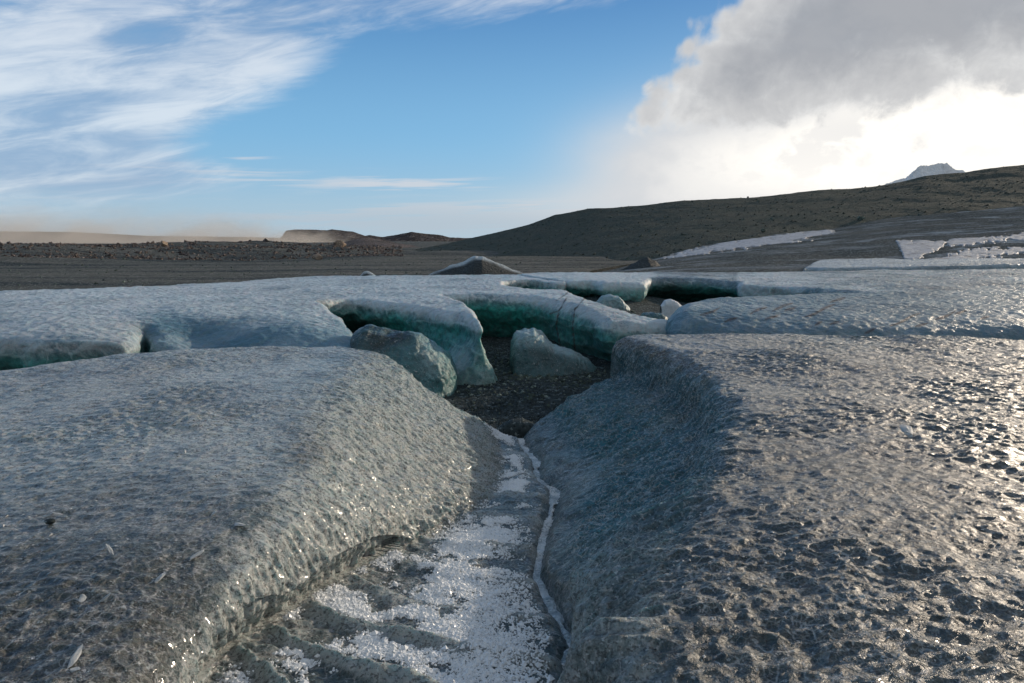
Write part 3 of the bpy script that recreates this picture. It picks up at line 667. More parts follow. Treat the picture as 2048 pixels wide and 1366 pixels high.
    fa, fb = worley2((V[:, 0] + .5 * V[:, 1]) / .34 + wx, V[:, 2] / .26 + .5 * wx, 127); fc, fd = worley2(V[:, 0] / .13 + wx, V[:, 2] / .16 + wx, 129)
    D = D + (1 - up) * (.055 * (fa - .45) + .022 * (fc - .45)) * ss(.04, .2, dep)
    V = V + n * (D * disp)[:, None]
    face = ss(.05, .30, dep) * (1 - .75 * up)
    teal = np.clip(teal_k * face * (.85 + .5 * fbm(V, 1.1, 3, seed=121)), 0, 1)
    dirt = np.clip(.16 + .40 * ss(.5, 1.0, dep) + .5 * fbm(V, .8, 5, .6, seed=123), 0, 1)
    frk = ss(.10, .0, fb - fa) * (1 - up)
    frost = np.clip(.72 - .45 * face + .45 * fbm(V, 1.4, 5, .6, seed=125) + .5 * frk, 0, 1)
    at = {'dirt': dirt, 'teal': teal, 'frost': frost, 'blue': np.zeros(len(V))}
    if lip_tint: lip_tint(V, at, dep, n)
    return mesh_obj(name, V, Q, mat, attrs=at)
def pz(px, py, z, u=0.0, r=.15): a = PZ(px, py, z); return (a[0], a[1], u, r)
def pd(px, d, u=0.0, r=.15): return ((px - 1024) / F * d / math.cos(PITCH) * .985, d, u, r)
def xd(px, py, d, u=0.0, r=.15): a = PD(px, py, d); return (a[0], a[1], u, r)
geo = lambda a, b, n: np.exp(np.linspace(math.log(a), math.log(b), n))
upx = lambda a, b, n: (np.linspace(a, b, n) - 1024) / F
# -- left plateau
poly = [xd(-1500,590,12.5,0,.2), xd(-700,590,13.5,0,.2), pz(0,585,-1.14,0,.12), pz(250,578,-1.13,0,.12), pz(450,567,-1.12,0,.12), pz(620,555,-1.1,0,.12), pz(900,553,-1.06,0,.12),
        pz(1060,551,-1.02,0,.1), pz(1118,556,-1.04,.1,.08), pz(1134,571,-1.1,.2,.07), pz(1112,572,-1.1,.5,.07), pz(1060,567,-1.09,.7,.07), pz(1012,570,-1.1,.6,.07), pz(1004,577,-1.1,.3,.08), pz(1060,581,-1.09,0,.1),
        pz(1128,584,-1.1,0,.12), pz(1165,597,-1.13,0,.15), pz(1215,616,-1.2,0,.18), pz(1270,634,-1.26,0,.18), pz(1345,646,-1.33,0,.15), pz(1420,655,-1.4,0,.15),
        pz(1420,680,-1.45,.1,.15), pz(1340,668,-1.42,.35,.2), pz(1262,658,-1.34,.7,.22), pz(1215,650,-1.29,.8,.22), pz(1165,630,-1.22,.35,.26), pz(1112,616,-1.20,.15,.28), pz(1050,604,-1.17,.42,.26), pz(960,600,-1.16,.55,.22), pz(885,596,-1.12,.6,.15),
        xd(905,600,12.6,.5,.12), xd(935,610,11.5,.2,.12), xd(953,625,10.5,0,.12),
        pz(961,650,-1.16,-.35,.14), pz(935,645,-1.18,-.75,.16), pz(885,632,-1.17,-.15,.17), pz(820,620,-1.16,.25,.17), pz(755,612,-1.15,.55,.15), pz(695,604,-1.12,1.5,.13), pz(640,607,-1.10,1.2,.10),
        xd(655,625,11.4,.3,.12), xd(690,645,10.4,0,.2), xd(735,680,9.3,0,.3), xd(775,715,8.6,0,.3), xd(740,730,8.1,0,.35), xd(600,730,7.9,0,.4), xd(420,720,7.9,0,.4), xd(310,715,8.3,0,.3), xd(292,700,8.9,.1,.2),
        pz(262,692,-1.22,.5,.12), pz(250,706,-1.26,.9,.12), pz(180,712,-1.27,1.1,.12), pz(90,706,-1.26,1.2,.12), pz(0,700,-1.25,1.2,.12), pz(-150,692,-1.25,1.1,.12), pz(-600,680,-1.25,1.,.12), pz(-1500,680,-1.25,1.,.12)]
tops = [PZ(*a) for a in [(-1500,640,-1.12),(-600,600,-1.13),(-600,680,-1.16),(0,590,-1.10),(0,640,-1.09),(0,685,-1.15),(130,650,-1.08),(258,688,-1.17),(200,690,-1.15),(250,640,-1.08),(300,600,-1.07),(400,605,-1.05),(330,660,-1.17),
    (500,600,-1.04),(500,635,-1.10),(500,665,-1.22),(500,695,-1.36),(400,690,-1.36),(420,640,-1.11),(600,600,-1.05),(600,640,-1.12),(600,670,-1.24),(600,695,-1.36),(640,612,-1.07),(665,632,-1.14),(700,655,-1.24),(740,702,-1.46),(690,690,-1.36),
    (640,598,-1.06),(700,592,-1.06),(760,594,-1.06),(830,598,-1.06),(900,607,-1.06),(945,620,-1.07),(957,634,-1.08),(870,586,-1.05),(960,583,-1.05),(1050,586,-1.055),(1110,593,-1.06),(1160,605,-1.09),(1205,626,-1.17),(1250,641,-1.24),(1300,645,-1.27),(1345,652,-1.32),
    (1128,562,-1.0),(1060,555,-.99),(1000,556,-1.0),(900,557,-1.02),(760,560,-1.03),(620,560,-1.07),(450,570,-1.08),(800,575,-1.04),(600,575,-1.04)]]
def tintL(V, at, dep, n):
    a, b = project(V)
    gr = ss(1150, 1000, a) * ss(860, 900, a) * ss(570, 600, b)                    # the deep green lobe
    at['teal'] = np.clip(at['teal'] + .25 * gr * ss(.08, .3, dep), 0, 1)
    bl = ss(240, 330, a + 40 * fbm(V, 1.2, 3, seed=131)) * ss(610, 668, b + 26 * fbm(V, 1.1, 4, seed=133) - (a - 480) * .05) * (a < 760) * (V[:, 1] < 11.2) * .85     # clearer blue flank of the mound
    at['blue'] = bl; at['teal'] *= (1 - .5 * bl); at['frost'] = np.clip(at['frost'] - .25 * bl, 0, 1)
    pl = ss(840, 950, a) * ss(1030, 1000, a) * ss(640, 700, b) * (V[:, 1] < 10.6)
    at['frost'] = np.clip(at['frost'] + .2 * pl, 0, 1); at['teal'] = at['teal'] * (1 - .45 * pl); at['dirt'] = np.clip(at['dirt'] + .15 * pl, 0, 1)
    for pts in ([(1112,602),(1133,588),(1140,575)], [(1135,592),(1118,622),(1112,650),(1120,690)], [(1168,598),(1150,618),(1145,650),(1150,700)], [(1100,628),(1118,622)]):   # cracks with grit in them
        for (x0, y0), (x1, y1) in zip(pts[:-1], pts[1:]):
            dx, dy = x1 - x0, y1 - y0; t = np.clip(((a - x0) * dx + (b - y0) * dy) / (dx * dx + dy * dy), 0, 1)
            dd = np.hypot(a - x0 - t * dx, b - y0 - t * dy); k = .65 * np.exp(-((dd + .8 * np.sin(b * .5 + a * .2)) / 1.3) ** 2) * (V[:, 1] > 10.3) * (V[:, 1] < 15.5)
            at['dirt'] = np.clip(at['dirt'] + 1.2 * k, 0, 1); at['teal'] *= (1 - k)
o = shelf('ice_shelf', poly, tops, np.concatenate([upx(-1500, -20, 120), upx(-17, 1430, 620)]), geo(7.6, 24, 330), np.concatenate([np.linspace(-2.5, -1.6, 26), np.linspace(-1.575, -.92, 34)]), M_shelf, lip_tint=tintL)
tag(o, 'wide pale ice shelf left of the pit with overhanging blue-green rims', 'ice shelf')

# -- right shelf, G and F rims and the sheet running off to the right
poly = [pz(1040,549,-.98,0,.08), pz(1080,557,-.99,0,.08), pz(1140,566,-1.03,.9,.10), pz(1180,566,-1.03,1.3,.12), pz(1205,572,-1.06,.5,.18), pz(1245,573,-1.07,.15,.2), pz(1292,572,-1.06,.15,.15), pz(1299,562,-1.02,.4,.12),
        pz(1312,562,-1.04,1.0,.2), pz(1400,565,-1.06,1.1,.22), pz(1470,572,-1.09,1.0,.22), pz(1480,578,-1.12,.1,.08), pz(1538,584,-1.14,.1,.08), pz(1548,582,-1.12,.1,.08), pz(1600,588,-1.14,.1,.15), pz(1700,594,-1.12,0,.2),
        pz(1900,604,-1.1,0,.2), pz(2200,612,-1.1,0,.2), pz(3400,640,-1.1,0,.2), xd(3400,540,28,0,.2), pz(2300,527,-.85,0,.2), pz(2048,531,-.88,0,.2), pz(1900,537,-.90,0,.15), pz(1760,541,-.93,0,.15), pz(1600,545,-.96,0,.12), pz(1400,546,-.98,0,.1), pz(1200,547,-.98,0,.1)]
tops = [PZ(*a) for a in [(1060,551,-.95),(1150,558,-.97),(1250,559,-.97),(1290,560,-.975),(1320,556,-.97),(1400,558,-.98),(1480,566,-1.0),(1535,574,-1.02),(1300,550,-.96),(1400,549,-.96),(1500,552,-.97),(1600,551,-.95),(1560,572,-1.01),(1620,572,-.99),
        (1700,575,-.99),(1700,560,-.93),(1800,570,-.96),(1800,548,-.91),(1900,560,-.92),(1900,590,-1.0),(2048,590,-.98),(2048,560,-.88),(2048,540,-.87),(2300,560,-.85),(2300,600,-.95),(3400,600,-.9),(1700,590,-1.03)]]
def tintR(V, at, dep, n):
    a, b = project(V)
    at['frost'] = at['frost'] - .22 * ss(1540, 1700, a); at['dirt'] = np.clip(at['dirt'] + .15 * ss(1540, 1700, a), 0, 1); tq = ss(1140, 1190, a) * ss(1303, 1296, a)
    at['frost'] = np.clip(at['frost'] + .30 * tq, 0, 1); at['dirt'] *= (1 - .6 * tq)
    dk = ss(1305, 1320, a) * ss(1478, 1470, a); at['frost'] = np.clip(at['frost'] - .25 * dk, 0, 1); at['dirt'] = np.clip(at['dirt'] + .25 * dk, 0, 1)
    blk = ss(1474, 1480, a) * ss(.05, .2, dep); at['frost'] = np.clip(at['frost'] + .4 * blk, 0, 1); at['teal'] *= (1 - .6 * blk)
o = shelf('ice_shelf', poly, tops, np.concatenate([upx(1030, 2070, 460), upx(2080, 3400, 70)]), geo(10.5, 31, 300), np.concatenate([np.linspace(-2.3, -1.6, 14), np.linspace(-1.57, -.7, 44)]), M_shelf, thick=.6, lip_tint=tintR, extra=lambda X, Y: .04 * np.sin(Y * 1.1 + X * .35) * ss(15, 13, Y + 0 * X) * 0)
tag(o, 'long ice shelf behind the pit with dark hollow rims, rising to the right', 'ice shelf')

# -- rounded mound of blue ice behind the right bank
poly = [xd(1330,662,10.2,0,.35), xd(1350,665,9.6,0,.4), xd(1450,690,8.9,0,.5), xd(1700,700,8.6,0,.5), xd(2048,705,8.4,0,.5), xd(3300,720,8.2,0,.5), xd(3300,600,14.5,0,.4), xd(2300,590,13.6,0,.35), xd(2048,592,13.0,0,.35), xd(1700,592,12.6,0,.3), xd(1500,598,12.2,0,.3), xd(1400,606,11.8,0,.35), xd(1350,630,11.2,0,.4)]
tops = [PZ(*a) for a in [(1360,628,-1.07),(1420,607,-1.0),(1500,600,-.99),(1700,600,-.985),(2048,604,-.97),(2600,610,-.95),(1400,650,-1.18),(1500,650,-1.17),(1700,650,-1.13),(2048,650,-1.11),(1500,680,-1.3),(1700,685,-1.27),(2048,690,-1.24),(2600,690,-1.22),(1500,625,-1.06),(1700,625,-1.04),(2048,628,-1.02),(3300,640,-1.05)]]
def tintM(V, at, dep, n):
    a, b = project(V)
    gash = 0
    rg = np.random.default_rng(5)
    for x0, y0, L in ((1400,632,40),(1450,645,24),(1500,628,34),(1530,640,26),(1545,622,40),(1610,634,60),(1630,650,14),(1660,650,18),(1780,652,60),(1830,655,24),(1870,640,40),(1910,628,22),(1570,622,22),(1730,665,20),(1660,606,30),(1960,640,18)):
        x1, y1 = x0 + L, y0 - L * .42; dx, dy = x1 - x0, y1 - y0
        wob = 1.6 * np.sin(a * .11 + x0)
        t = np.clip(((a - x0) * dx + (b + wob - y0) * dy) / (dx * dx + dy * dy), 0, 1)
        dd = np.hypot(a - x0 - t * dx, b + wob - y0 - t * dy); gash = np.maximum(gash, np.exp(-(dd / (2.6 * np.sin(math.pi * (t * .8 + .1)) + .3)) ** 2))
    at['dirt'] = np.clip(at['dirt'] * .7 + .15 + .9 * gash, 0, 1); at['frost'] = at['frost'] - .22; at['teal'] = at['teal'] * .3; at['blue'] = np.clip(.35 + .5 * ss(.02, .25, dep), 0, 1) * (1 - gash); at['frost'] = np.clip(at['frost'] - .12, 0, 1)
    pass
o = shelf('ice_mound', poly, tops, np.concatenate([upx(1315, 2070, 420), upx(2080, 3300, 60)]), geo(7.9, 15.5, 240), np.concatenate([np.linspace(-2.3, -1.5, 14), np.linspace(-1.46, -.85, 46)]), M_shelf, lip_tint=tintM, disp=.8)
tag(o, 'rounded blue-grey mound of ice with slanting gashes behind the right bank', 'ice mound')

# -- thin far fold of ice at the foot of the dirty slope
poly = [pz(1600,546,-.95,0,.1), pz(1615,540,-.93,.2,.1), pz(1700,545,-.95,.25,.12), pz(1850,545,-.93,.25,.12), pz(2048,539,-.9,.2,.12), pz(2600,530,-.85,.2,.12), xd(2600,500,34,0,.2), xd(2048,520,31,0,.2), xd(1800,520,30,0,.2), xd(1640,530,29,0,.15)]
tops = [PZ(*a) for a in [(1610,537,-.86),(1700,535,-.84),(1850,533,-.80),(2048,527,-.72),(2300,522,-.66),(2600,520,-.62)]]
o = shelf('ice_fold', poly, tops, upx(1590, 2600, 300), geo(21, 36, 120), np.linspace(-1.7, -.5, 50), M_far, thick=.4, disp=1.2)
tag(o, 'long low fold of pale ice at the foot of the dirty slope', 'ice fold')

#=GROUND=# ---------------------------------------------------------- ground: one sheet round the camera to the horizon
def ground_z(x, y):
    r = np.hypot(x, y); p = xyz(x, y, 0 * x)
    z = -1.98 + .05 * fbm(p, .5, 4, seed=201) * ss(5, 9, r)
    z = z - .45 * ss(6.6, 5.6, r)
    # gravel fill rising at the back of the pit
    z = z + .62 * np.exp(-((x - 2.6) / 2.6) ** 2 - ((y - 17.2) / 3.2) ** 2) + .30 * np.exp(-((x - 1.7) / 1.0) ** 2 - ((y - 14) / 1.6) ** 2)
    z = z + .10 * np.exp(-((x - .1) / .7) ** 2 - ((y - 8.6) / .9) ** 2)
    # outwash plain: low bars and banks, rougher far away
    bars = fbm(p * np.array([.35, 1.0, 1]), .06, 4, seed=205)
    z = z + ss(24, 60, r) * (.28 * bars) + ss(55, 75, r) * ss(150, 110, r) * 1.3 * np.maximum(0, fbm(p * np.array([.5, 1, 1]), .05, 4, seed=207) + .1)
    az = np.arctan2(x, y)
    rub = ss(70, 90, r) * ss(190, 130, r) * ss(-.12, -.26, az)
    z = z + rub * (1.05 + .9 * fbm(p, .04, 4, seed=209) + .35 * fbm(p, .35, 4, seed=211))
    z = z + ss(200, 900, r) * 1.2 * fbm(p, .004, 3, seed=213)
    return z
az = np.concatenate([np.linspace(-180, -46, 70)[:-1], np.linspace(-46, 46, 900), np.linspace(46, 180, 70)[1:]])
rr = np.concatenate([[.3, 2.0, 4.0], geo(5.5, 30, 260), geo(30.4, 300, 260), geo(306, 9000, 50)])
A_, R_ = np.meshgrid(R(1) * az, rr, indexing='xy'); gx_, gy_ = R_ * np.sin(A_), R_ * np.cos(A_)
gz = ground_z(gx_, gy_)
gz = gz + (.012 * fbm(xyz(gx_, gy_, 0 * gx_), 6, 3, seed=215)) * ss(60, 10, R_)
far_snow = np.zeros_like(gz)
o = mesh_obj('ground', np.stack([gx_, gy_, gz], -1).reshape(-1, 3), gridfaces(*gz.shape)[:, ::-1], M_plain, origin=(0, 0, -2))
me = o.data; me.materials.append(M_gravel)
ci = np.zeros(len(me.polygons), np.int32); cen = np.repeat(((rr[1:] + rr[:-1]) / 2)[:, None], len(az) - 1, 1).ravel(); ci[cen < 21] = 1
me.polygons.foreach_set('material_index', ci)
tag(o, 'dark gravel outwash plain and pit floor', kind='structure')
# loose gravel in the pit
n = 26000
yy = np.exp(RNG.random(n) * math.log(20 / 6.9)) * 6.9; uu = (RNG.random(n) * 560 + 860 - 1024) / F; xx = uu * yy
keep = fbm(xyz(xx, yy, 0 * xx), 1.1, 3, seed=221) > -.25 + .3 * RNG.random(n)
xx, yy = xx[keep], yy[keep]; n = len(xx)
V, Fq = scatter(np.stack([xx, yy, ground_z(xx, yy) + .004], -1), (.006 + .016 * RNG.random(n) ** 3 + .003 * (yy > 10)) * 1.15)
tag(mesh_obj('gravel', V, Fq, M_stone_dark, smooth=False), 'loose dark gravel scattered on the pit floor', kind='stuff')

# larger stones and ice shards round the feet of the blocks
cs = [(-1.35, 8.15, .9), (.35, 9.7, .8), (-.2, 8.6, .8), (.9, 9.6, .7), (1.6, 14.2, 1.2), (.1, 10.6, 1.0), (2.5, 13.6, 1.2)]
pp = []
for cx_, cy_, sp_ in cs:
    pp.append(np.stack([cx_ + sp_ * RNG.normal(size=170) * .6, cy_ + sp_ * RNG.normal(size=170) * .5], -1))
pp = np.concatenate(pp); pp = pp[(pp[:, 1] > 7.3)]
V, Fq = scatter(np.stack([pp[:, 0], pp[:, 1], ground_z(pp[:, 0], pp[:, 1]) + .008], -1), .012 + .045 * RNG.random(len(pp)) ** 4)
tag(mesh_obj('stones', V, Fq, M_stone_green, smooth=False), 'coarser stones gathered round the feet of the ice blocks', kind='stuff')

#=BLOCKS=# ---------------------------------------------------------- blocks of ice standing in the pit
def hull_block(name, outline, base_z, depth, d0, mat, seed, label, cat, group=None, attrs=None, lean=0.0, round_=.28, nz=26, disp=1.0, dtop=0.0):
    """block from its crest line [(px, py)...] standing at distance d0, 'depth' m thick: height field over an oval footprint, steep front"""
    pts = [PD(px, py, d0) for px, py in outline]; xs_ = np.array([p[0] for p in pts]); zs_ = np.array([p[2] for p in pts])
    na, nb = 120, 70
    xg = np.linspace(xs_[0], xs_[-1], na); crest = np.interp(xg, xs_, zs_)
    kern = np.hanning(7); kern /= kern.sum(); crest = np.convolve(np.pad(crest, 3, mode='edge'), kern, 'valid')
    crest = crest + .02 * fbm(xyz(xg, 0 * xg, 0 * xg), 5, 4, seed=seed)
    v = np.linspace(0, 1, nb); th = v * math.pi                                # front foot -> crest -> back foot
    hgt = np.maximum(crest - base_z, .0)
    # profile: superellipse
    c, s = np.cos(th), np.sin(th); e1, e2 = round_ * 2 + .1, round_ * 2
    yo = -np.sign(c) * np.abs(c) ** e1; zo = np.abs(s) ** e2
    w = depth / 2 * np.minimum(1, (hgt / hgt.max()) ** .6)
    P = np.empty((nb, na, 3)); P[..., 0] = xg[None]; P[..., 1] = d0 + lean * (zo[:, None] * 0) + yo[:, None] * w[None] + dtop * zo[:, None]
    P[..., 2] = base_z - .08 + zo[:, None] * (hgt[None] + .08)
    f = fbm(P, 1.8, 3, seed=seed); g = fbm(P, 6, 4, .55, seed=seed + 1, ridged=True)
    nrm = grid_normals(P); nrm *= np.sign(nrm[nb // 2, na // 2, 2])
    P = P + nrm * (disp * (.09 * f + .035 * g + .012 * fbm(P, 20, 3, seed=seed + 2)) * np.minimum(1, hgt / .15)[None])[..., None]
    at = {'dirt': np.clip(.35 + .4 * fbm(P, 2, 4, seed=seed + 5), 0, 1), 'teal': np.clip(.35 + .3 * f, 0, 1), 'frost': np.clip(.5 + .5 * fbm(P, 2.5, 4, seed=seed + 6), 0, 1)}
    if attrs: attrs(P, at)
    o = mesh_obj(name, P.reshape(-1, 3), gridfaces(nb, na), mat, attrs=at)
    tag(o, label, cat, group); return o
def aA(P, at):      # grit lies on the top left, clear dark ice at the right end
    a, b = project(P); top = ss(760, 700, b + (a - 800) * .35); at['dirt'] = np.clip(.12 + .62 * ss(850, 780, a + (b - 680) * 1.3) + .4 * fbm(P, 4, 4, .6, seed=5), 0, 1)
    at['frost'] = np.clip(.25 + .55 * np.exp(-((a - 868) / 35) ** 2 - ((b - 715) / 40) ** 2), 0, 1); at['teal'] = np.clip(.4 + .3 * ss(840, 900, a), 0, 1)
hull_block('ice_block', [(690,790),(712,672),(735,662),(775,668),(835,674),(862,690),(890,712),(903,740),(910,775),(918,800)], -1.98, 1.3, 8.9, M_block, 11, 'gravel-topped dark ice block leaning out from behind the left bank', 'ice block', 'ice blocks standing in the pit', aA, dtop=.25)
def aB(P, at):
    a, b = project(P); hi = ss(715, 680, b - (a - 1080) * .28); at['frost'] = np.clip(.30 + .45 * hi + .25 * fbm(P, 3, 4, seed=8), 0, 1); at['dirt'] = np.clip(.55 - .5 * hi + .3 * fbm(P, 3, 3, seed=9), 0, 1); at['teal'] = .35 + 0 * a
hull_block('ice_block', [(1022,745),(1027,690),(1032,670),(1050,664),(1068,664),(1085,670),(1110,690),(1140,702),(1175,722),(1195,738),(1212,757)], -1.97, 1.1, 10.3, M_block, 23, 'pale wedge-shaped ice block sloping down to the right in the middle of the pit', 'ice block', 'ice blocks standing in the pit', aB, dtop=.2)
hull_block('ice_block', [(1186,622),(1192,606),(1203,592),(1222,588),(1236,590),(1248,603),(1256,612),(1262,624)], -1.62, .7, 15.0, M_block, 31, 'small pale rounded ice block on the gravel behind the green rim', 'ice block', 'small ice blocks behind the pit', lambda P, at: at.update(dirt=at['dirt'] * .4, frost=.75 + 0 * at['frost']), disp=.6)
hull_block('ice_block', [(1322,612),(1330,601),(1340,598),(1352,603),(1362,612),(1371,624)], -1.62, .3, 14.6, M_snow, 37, 'thin white slab of ice tilted on the gravel beside the mound', 'ice block', 'small ice blocks behind the pit', disp=.5)
hull_block('ice_block', [(1280,640),(1290,629),(1305,627),(1322,630),(1338,640),(1346,652)], -1.72, .5, 13.2, M_block, 41, 'low half-buried ice block at the tip of the green rim', 'ice block', 'small ice blocks behind the pit', lambda P, at: at.update(dirt=.5 + 0 * at['dirt']), disp=.8)
# rock lip at the mouth of the channel
hull_block('boulder', [(985,862),(1000,852),(1020,842),(1045,838),(1068,846),(1085,858)], -2.0, .3, 6.85, M_stone_dark, 47, 'dark wet rock at the lower mouth of the melt channel', 'boulder', disp=.35)
# dirt cones on the plain behind the shelf
def cone(name, outline, base_z, d0, wd, label, seed, rim=1.0, cat='ice cone'):
    pts = [PD(px, py, d0) for px, py in outline]; xs_ = np.array([p[0] for p in pts]); zs_ = np.array([p[2] for p in pts])
    na, nb = 160, 90; xg = np.linspace(xs_[0], xs_[-1], na); crest = np.interp(xg, xs_, zs_); vg = np.linspace(-1, 1, nb)
    hgt = np.maximum(crest - base_z, 0)
    P = np.empty((nb, na, 3)); P[..., 0] = xg; P[..., 1] = d0 + vg[:, None] * wd * np.sqrt(np.maximum(hgt / hgt.max(), 1e-3))[None]
    P[..., 2] = base_z - .15 + (1 - np.abs(vg[:, None]) ** 1.25) * (hgt[None] + .15)
    P[..., 2] += .06 * fbm(P, 1.5, 4, seed=seed) * (1 - np.abs(vg[:, None])) * wd
    at = {'dirt': np.clip(1.25 - rim * (np.exp(-((vg[:, None] + .03 + 0 * xg[None]) / .17) ** 2) * (1.1 + .8 * fbm(P, 1.2, 4, seed=seed + 3))), 0, 1), 'teal': 0 * P[..., 0] + .1, 'frost': 0 * P[..., 0] + .9}
    o = mesh_obj(name, P.reshape(-1, 3), gridfaces(nb, na), M_cone, attrs=at); tag(o, label, cat); return o
M_cone = ice_material('dirt_cone_ice', .8, rough=(.5, .8), grey=(.40, .46, .50), frost_col=(.60, .66, .70), sss=0, dirt_col=(.030, .034, .034), fleck=False)
cone('ice_cone', [(820,560),(850,552),(900,532),(930,523),(950,513),(965,512),(985,520),(1010,531),(1035,543),(1048,550),(1060,560)], -2.0, 31, 2.2, 'large gravel-covered ice cone with pale edges behind the shelf', 61, rim=.72)
cone('ice_cone', [(712,562),(722,550),(728,543),(735,542),(745,547),(756,555),(762,562)], -1.95, 26, .7, 'small dark ice cone with one white edge behind the shelf', 63)
cone('gravel_mound', [(1190,560),(1240,541),(1262,528),(1280,519),(1294,515),(1308,520),(1325,535),(1345,548),(1370,560)], -2.0, 34, 2.2, 'dark gravel mound where the moraine meets the ice', 65, rim=0.0, cat='gravel mound')

#=FAR=# -------------------------------------------------------------- hills and slopes
def strip_hill(name, cols, mat, label, rows_=120, cols_=500, amp=.02, freq=.2, seed=0, rid=.45, back=.4, kind='structure', snow=None, shape=1.0):
    """cols: [(px, toe_py, toe_d, ridge_py, ridge_d)]; real slope from toe to ridge plus a back side"""
    c = np.array(cols, float); px = np.linspace(c[0, 0], c[-1, 0], cols_); g = [np.interp(px, c[:, 0], c[:, i]) for i in range(1, 5)]
    kw_ = np.hanning(max(5, cols_ // 5) | 1); kw_ /= kw_.sum(); sm = lambda y: np.convolve(np.pad(y, len(kw_) // 2, mode='reflect', reflect_type='odd'), kw_, 'valid')
    g = [sm(g[0]), sm(g[1]), g[2], sm(g[3])]
    toe = np.array([PD(a, b, d) for a, b, d in zip(px, g[0], g[1])]); rdg = np.array([PD(a, b, d) for a, b, d in zip(px, g[2], g[3])])
    v = np.linspace(0, 1, rows_)[:, None, None]; P = toe[None] * (1 - v) + rdg[None] * v
    k2 = np.hanning(max(5, cols_ // 5) | 1); k2 /= k2.sum(); rs_ = np.stack([np.convolve(np.pad(rdg[:, i], len(k2) // 2, mode='reflect', reflect_type='odd'), k2, 'valid') for i in range(3)], 1)
    hgt = (rdg[:, 2] - toe[:, 2])[None]; P[..., 2] = toe[None, :, 2] + (rs_[:, 2] - toe[:, 2])[None] * (v[..., 0] ** shape) + (rdg - rs_)[None, :, 2] * v[..., 0] ** 7
    nb = 24; vb = np.linspace(0, 1, nb + 1)[1:, None]
    B = np.repeat(rdg[None], nb, 0); B[..., 1] += vb * (hgt * 3 + 1); B[..., 0] *= (B[..., 1] / rdg[None, :, 1]); B[..., 2] -= (vb ** 1.5) * (hgt * 1.1 + .5)
    P = np.concatenate([P, B], 0)
    e = np.minimum(1, np.arange(P.shape[0]) / (rows_ * .08))[:, None]
    sc = np.clip(hgt, .02 * hgt.max(), None)
    n1 = fbm(P, freq, 6, .55, seed=seed); n2 = fbm(P, freq * 3, 5, .6, seed=seed + 7, ridged=True)
    P[..., 2] += e * amp * (n1 + rid * n2) * np.sqrt(sc / hgt.max()) * hgt.max()
    at = {'snow': np.zeros(P.shape[:2])} if snow is None else {'snow': snow(P)}
    o = mesh_obj(name, P.reshape(-1, 3), gridfaces(*P.shape[:2]), mat, attrs=at); tag(o, label, kind=kind); return o, P
hill, HP = strip_hill('hill', [(700,512,150,511,152),(760,514,130,506,146),(830,516,110,500,140),(900,518,95,486,135),(960,520,88,472,130),(1020,523,80,458,126),(1060,525,74,449,122),(1085,526,72,440,120),(1110,528,70,431,118),(1150,532,66,425,116),(1180,534,63,419,114),(1240,538,60,416,112),(1300,540,56,411,110),(1370,541,52,403,108),(1450,541,50,399,106),(1490,540,50,397,105),(1600,540,50,384,104),(1640,540,50,381,104),(1700,540,50,377,103),(1760,540,50,369,103),(1800,540,50,361,103),(1850,540,50,350,103),(1880,540,50,347,103),(1930,540,50,345,103),(1960,540,50,341,103),(2048,540,50,331,103),(2300,540,50,310,105),(3200,540,50,250,120)],
          M_moraine, 'long dark gravel moraine ridge rising to the right', rows_=260, cols_=900, amp=.026, freq=.07, seed=301, rid=.24)
M_slope = gravel_material('dirty_glacier', (.072, .084, .086), (.115, .12, .115), (.16, .17, .17), .7, .02, rough=1.0, pale=1, spec=0.0)
def slope_snow(P):
    a, b = project(P); s = fbm(P * np.array([.30, 1, 1.5]), .45, 6, .65, seed=323)
    return np.clip(.32 + 2.4 * s + .5 * np.exp(-((b - 540) / 14) ** 2), 0, 1) * ss(.0, 6, P[..., 1] - 24) * ss(1180, 1330, a)
slope, SPn = strip_hill('slope', [(1180,562,22,546,40),(1230,560,22,541,46),(1300,556,23,520,56),(1345,554,23,508,60),(1400,552,23,493,64),(1480,550,23,480,66),(1550,549,23,468,68),(1660,548,24,458,70),(1750,546,24,440,72),(1850,546,24,428,74),(2048,542,24,408,78),(2300,538,24,385,84),(3200,530,24,330,95)],
          M_slope, 'dirt-covered glacier slope below the moraine', rows_=240, cols_=700, amp=.012, freq=.35, seed=321, snow=slope_snow)
def patch(name, pts, lift, label, seed, rag=5.0, mat=M_oldsnow):
    """patch of old snow lying on the slope: the slope's own surface lifted a few cm inside a ragged outline"""
    sub = SPn[:236]; n0, n1 = sub.shape[:2]
    up = 3; ti = np.linspace(0, n0 - 1, n0 * up - up + 1); tj = np.linspace(0, n1 - 1, n1 * 2 - 1)
    a0, b0 = project(sub); inn = (a0 > min(p[0] for p in pts) - 30) & (a0 < max(p[0] for p in pts) + 30)
    js = np.where(inn.any(0))[0]; tj = np.linspace(js[0], js[-1], (js[-1] - js[0]) * 2 + 1)
    Pq = crom(crom(sub, ti, 0), tj, 1); a, b = project(Pq)
    pl = np.array([(x, y, 0, 0) for x, y in pts], float); d, _ = sd_poly(a, b * 1.0, pl)
    d = d + rag * fbm(Pq * np.array([.5, 1, 1]), .9, 5, .62, seed=seed) * 1.6 + rag * .8 * fbm(xyz(a, b, 0 * a), .12, 3, seed=seed + 1)
    Pq[..., 2] += np.where(d < 0, lift * np.sqrt(np.clip(-d / 4, 0, 1)), -.15) + .01
    m = (d < 1.5); fm = m[:-1, :-1] & m[1:, 1:] & m[:-1, 1:] & m[1:, :-1]
    q_ = gridfaces(*a.shape, mask=fm)
    V_, F_, _ = compact(Pq.reshape(-1, 3), q_)
    o = mesh_obj(name, V_, F_, mat); tag(o, label, 'snow patch', 'snow patches on the dirty slope'); return o
